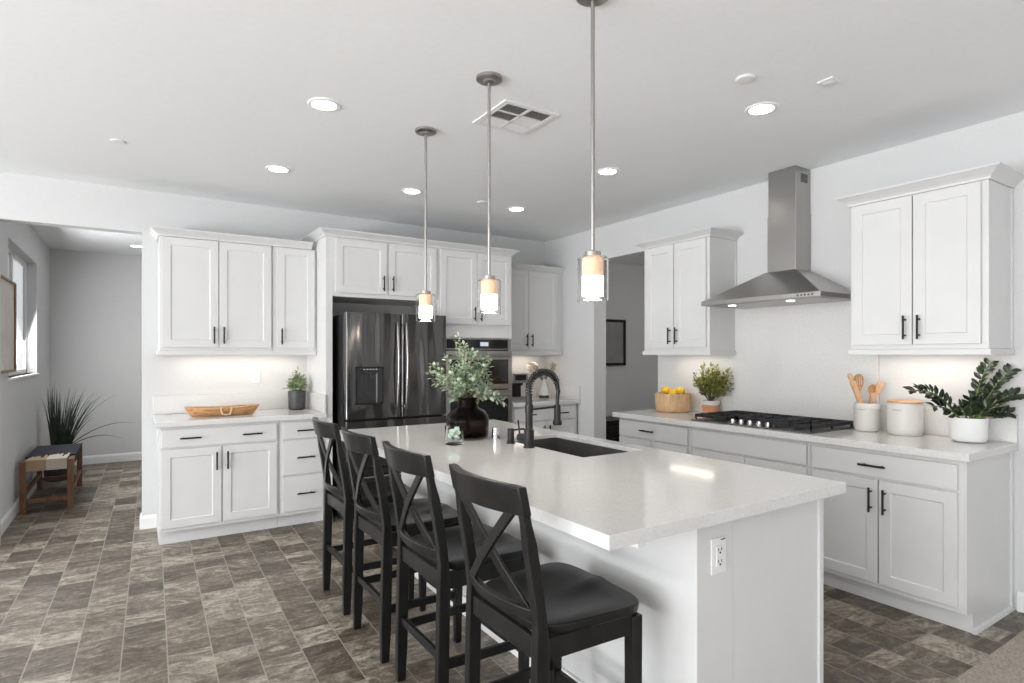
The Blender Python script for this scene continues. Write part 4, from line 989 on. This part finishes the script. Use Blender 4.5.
zx, zy = 3.90, 1.343
t = potted('potted_plant', 'dark glossy fronds in a round white planter on right worktop', zx, zy,
           [(.066, Z0), (.079, Z0+.006), (.086, Z0+.022), (.088, Z0+.132), (.085, Z0+.135), (.081, Z0+.132), (.079, Z0+.03), (.002, Z0+.02)], M['white_pot'], Z0+.118, .080)
random.seed(8)
zb_ = (zx, zy, Z0+.115)
#            lateral, forward, height, bend(z), leaves
fronds = [(-.35, -.04, .17, .14, 17), (-.24, -.05, .085, .07, 9), (.118, .0, .315, .12, 8), (.29, .0, .285, .08, 10), (.285, -.05, .155, .09, 12),
          (.17, -.08, .05, .06, 8), (.06, -.10, .10, .05, 8), (-.03, -.06, .13, .03, 7), (.11, .02, .19, .03, 9), (.19, .02, .15, .05, 8), (-.10, -.06, .09, .04, 7)]
for r, fw, z, bz, nl in fronds:
    st = MB(); lf = MB(); bb = Vector(off(zb_, r*.12, fw*.3, -.02)); tip = Vector(off(zb_, r, fw, z)); tip.x = min(tip.x, XW-.045)
    mid = bb.lerp(tip, .42)+Vector((0, 0, bz)); mid.x = min(mid.x, XW-.05)
    Q = lambda s_: bb*(1-s_)**2+mid*2*s_*(1-s_)+tip*s_*s_
    st.tube([Q(i/12) for i in range(13)], [.0062-.0042*i/12 for i in range(13)], 7)
    for i in range(nl):
        s_ = .28+.72*(i+.6)/nl; p = Q(s_); tt = (Q(min(1, s_+.02))-Q(s_-.02)).normalized()
        sdv = tt.cross(Vector((-.85, 0, .5))).normalized()
        vv = sdv.cross(tt); vv = -vv if vv.x > 0 else vv
        for sg in (-1, 1):
            dr = (sdv*sg*.75+vv*random.uniform(-.1, .65)+tt*.65); q = p+tt*random.uniform(-.008, .008)
            L = .057*(1-.35*abs(s_-.5)); 
            if q.x+dr.normalized().x*L > XW-.025: continue
            lf.leaf(q, dr, vv+Vector((random.uniform(-.3, .3), random.uniform(-.3, .3), 0)), L, .025, droop=.12)
    f_ = st.build('frond', M['zstem'], t, smooth=True); lf.build('leaves', M['zz'], f_, recalc=False)

# ------------------------------------------------------------------ side room: bench, plant, picture
bn = thing('bench', 'low wooden bench with woven navy and tan seat by left wall', 'bench', (-.65, 7.2, 0))
bx0, bx1, by0, by1, bh = -.838, -.458, 6.62, 7.76, .455
for x in (bx0, bx1-.045):
    for y in (by0, by1-.045): box(x, x+.045, y, y+.045, 0, bh).build('leg', M['oak'], bn, bevel=.003)
for y in (by0+.006, by1-.039): box(bx0+.045, bx1-.045, y, y+.033, .085, .125).build('stretcher', M['oak'], bn, bevel=.003)
for x in (bx0+.008, bx1-.037): box(x, x+.029, by0+.045, by1-.045, .14, .175).build('stretcher', M['oak'], bn, bevel=.003)
mb = MB().box(bx0+.006, bx1-.006, by0+.046, by1-.046, bh-.075, bh-.014).box(bx0+.046, bx1-.046, by0+.006, by0+.046, bh-.075, bh-.014).box(bx0+.046, bx1-.046, by1-.046, by1-.006, bh-.075, bh-.014)
mb.build('seat_frame', M['oak'], bn)
ys = by0+.30
box(bx0+.002, bx1-.002, ys, by1-.047, bh-.08, bh+.002).build('woven_seat', M['fabric_navy'], bn, bevel=.008)
# tan and cream bands at the near end, meeting the navy in a ragged line
xm_ = -.655
def band(x0, x1, m, seed):
    random.seed(seed); mb = MB(); n = 9
    for i in range(n):
        a = x0+(x1-x0)*i/n; b = x0+(x1-x0)*(i+1)/n-.001
        mb.box(a, b, by0-.001, ys+random.uniform(-.16, .05), bh+.0022, bh+.010)
        mb.box(a, b, by0-.004, by0+.003, bh-.085, bh+.010)
    mb.build('woven_band', m, bn)
band(bx0+.046, xm_, M['fabric_tan'], 3); band(xm_+.002, bx1-.046, M['fabric_cream'], 5)
box(bx0+.046, bx1-.046, by0+.047, ys, bh-.014, bh+.002).build('seat_webbing', M['fabric_navy'], bn)
gp = thing('potted_grass', 'tall dark ornamental grass in a black pot behind the bench', 'potted plant', (-.70, 8.25, 0))
MB().lathe([(.12, 0), (.13, .02), (.15, .30), (.14, .30), (.13, .28), (.002, .27)], (-.70, 8.25), 28).build('pot', M['dark_pot'], gp, smooth=True)
random.seed(17); lf = MB()
for i in range(120):
    a = random.uniform(0, 2*PI); sp_ = random.uniform(.03, .42)**1.1; L = random.uniform(.5, .86)
    d = Vector((math.cos(a)*sp_, math.sin(a)*sp_, 1)).normalized()
    if d.x < 0: d.x *= .2
    b = Vector((-.70+.06*math.cos(a), 8.25+.06*math.sin(a), .27))
    w_ = random.uniform(.008, .015); sd = d.cross(Vector((math.sin(YAW), math.cos(YAW), 0))).normalized(); prev = None; dr = random.uniform(.02, .22)
    hd_ = Vector((d.x, d.y, 0)); hd_ = hd_.normalized() if hd_.length > .01 else Vector((1, 0, 0))
    if hd_.x < 0: hd_.x *= .3
    for k in range(7):
        s_ = k/6; p = b+d*L*s_+hd_*dr*s_*s_*L-Vector((0, 0, dr*.9*s_**3*L)); ww = w_*(1-s_**2)+.001
        p.x = max(p.x, -.85); cur = (lf.bm.verts.new(p-sd*ww/2), lf.bm.verts.new(p+sd*ww/2))
        if prev: lf.bm.faces.new([prev[0], prev[1], cur[1], cur[0]])
        prev = cur
for tip in ((.02, 7.95, .62), (-.08, 8.1, .42), (-.15, 8.0, .95)):
    b = Vector((-.68, 8.25, .3)); tp = Vector(tip); mid = b.lerp(tp, .5)+Vector((0, 0, .22)); prev = None
    for k in range(11):
        s_ = k/10; p = b*(1-s_)**2+mid*2*s_*(1-s_)+tp*s_*s_; cur = (lf.bm.verts.new(p-Vector((0, 0, .007*(1-s_)))), lf.bm.verts.new(p+Vector((0, .0, .007*(1-s_)+.001))))
        if prev: lf.bm.faces.new([prev[0], prev[1], cur[1], cur[0]])
        prev = cur
lf.build('blades', M['grass'], gp, recalc=False)
t = thing('picture_frame', 'wood-framed pale print on the side room wall at far left', 'picture', (-.86, 6.0, 1.26))
M['frame_wood'] = wood('brown_frame_wood', (.16, .08, .04), (.28, .15, .08), .5, 14, (3, 3, 3))
mb = MB(); y0, y1, z0, z1 = 5.72, 6.47, 1.255, 2.005
for a in ((y0, y1, z0, z0+.018), (y0, y1, z1-.018, z1), (y0, y0+.018, z0, z1), (y1-.018, y1, z0, z1)): mb.box(-.8695, -.835, *a)
mb.build('frame', M['frame_wood'], t, bevel=.001); box(-.8695, -.85, y0+.018, y1-.018, z0+.018, z1-.018).build('print', M['art'], t)
# ------------------------------------------------------------------ hallway: picture and slatted cabinet
t = thing('picture_frame', 'black-framed grey picture on the hallway wall beyond the doorway', 'picture', (5.6, 6.23, 1.25))
mb = MB(); x0, x1, z0, z1 = 5.26, 6.0, 1.245, 1.905; e = .038
for a in ((x0, x1, z0, z0+e), (x0, x1, z1-e, z1), (x0, x0+e, z0, z1), (x1-e, x1, z0, z1)): mb.box(a[0], a[1], 6.205, 6.2395, a[2], a[3])
mb.build('frame', M['hardware'], t, bevel=.001); box(x0+e, x1-e, 6.22, 6.2395, z0+e, z1-e).build('print', M['hall_art'], t)
t = thing('slatted_cabinet', 'low black slatted cabinet in the hallway beyond the doorway', 'cabinet', (5.7, 6.0, 0))
box(5.0, 6.6, 5.80, 6.20, .03, .50).build('body', M['stool'], t, bevel=.003)
mb = MB()
for i in range(9): mb.box(5.0, 6.6, 5.786, 5.80, .05+i*.05, .085+i*.05)
mb.build('slats', M['stool'], t)
box(4.98, 6.62, 5.78, 6.22, .50, .525).build('top', M['stool'], t, bevel=.003)
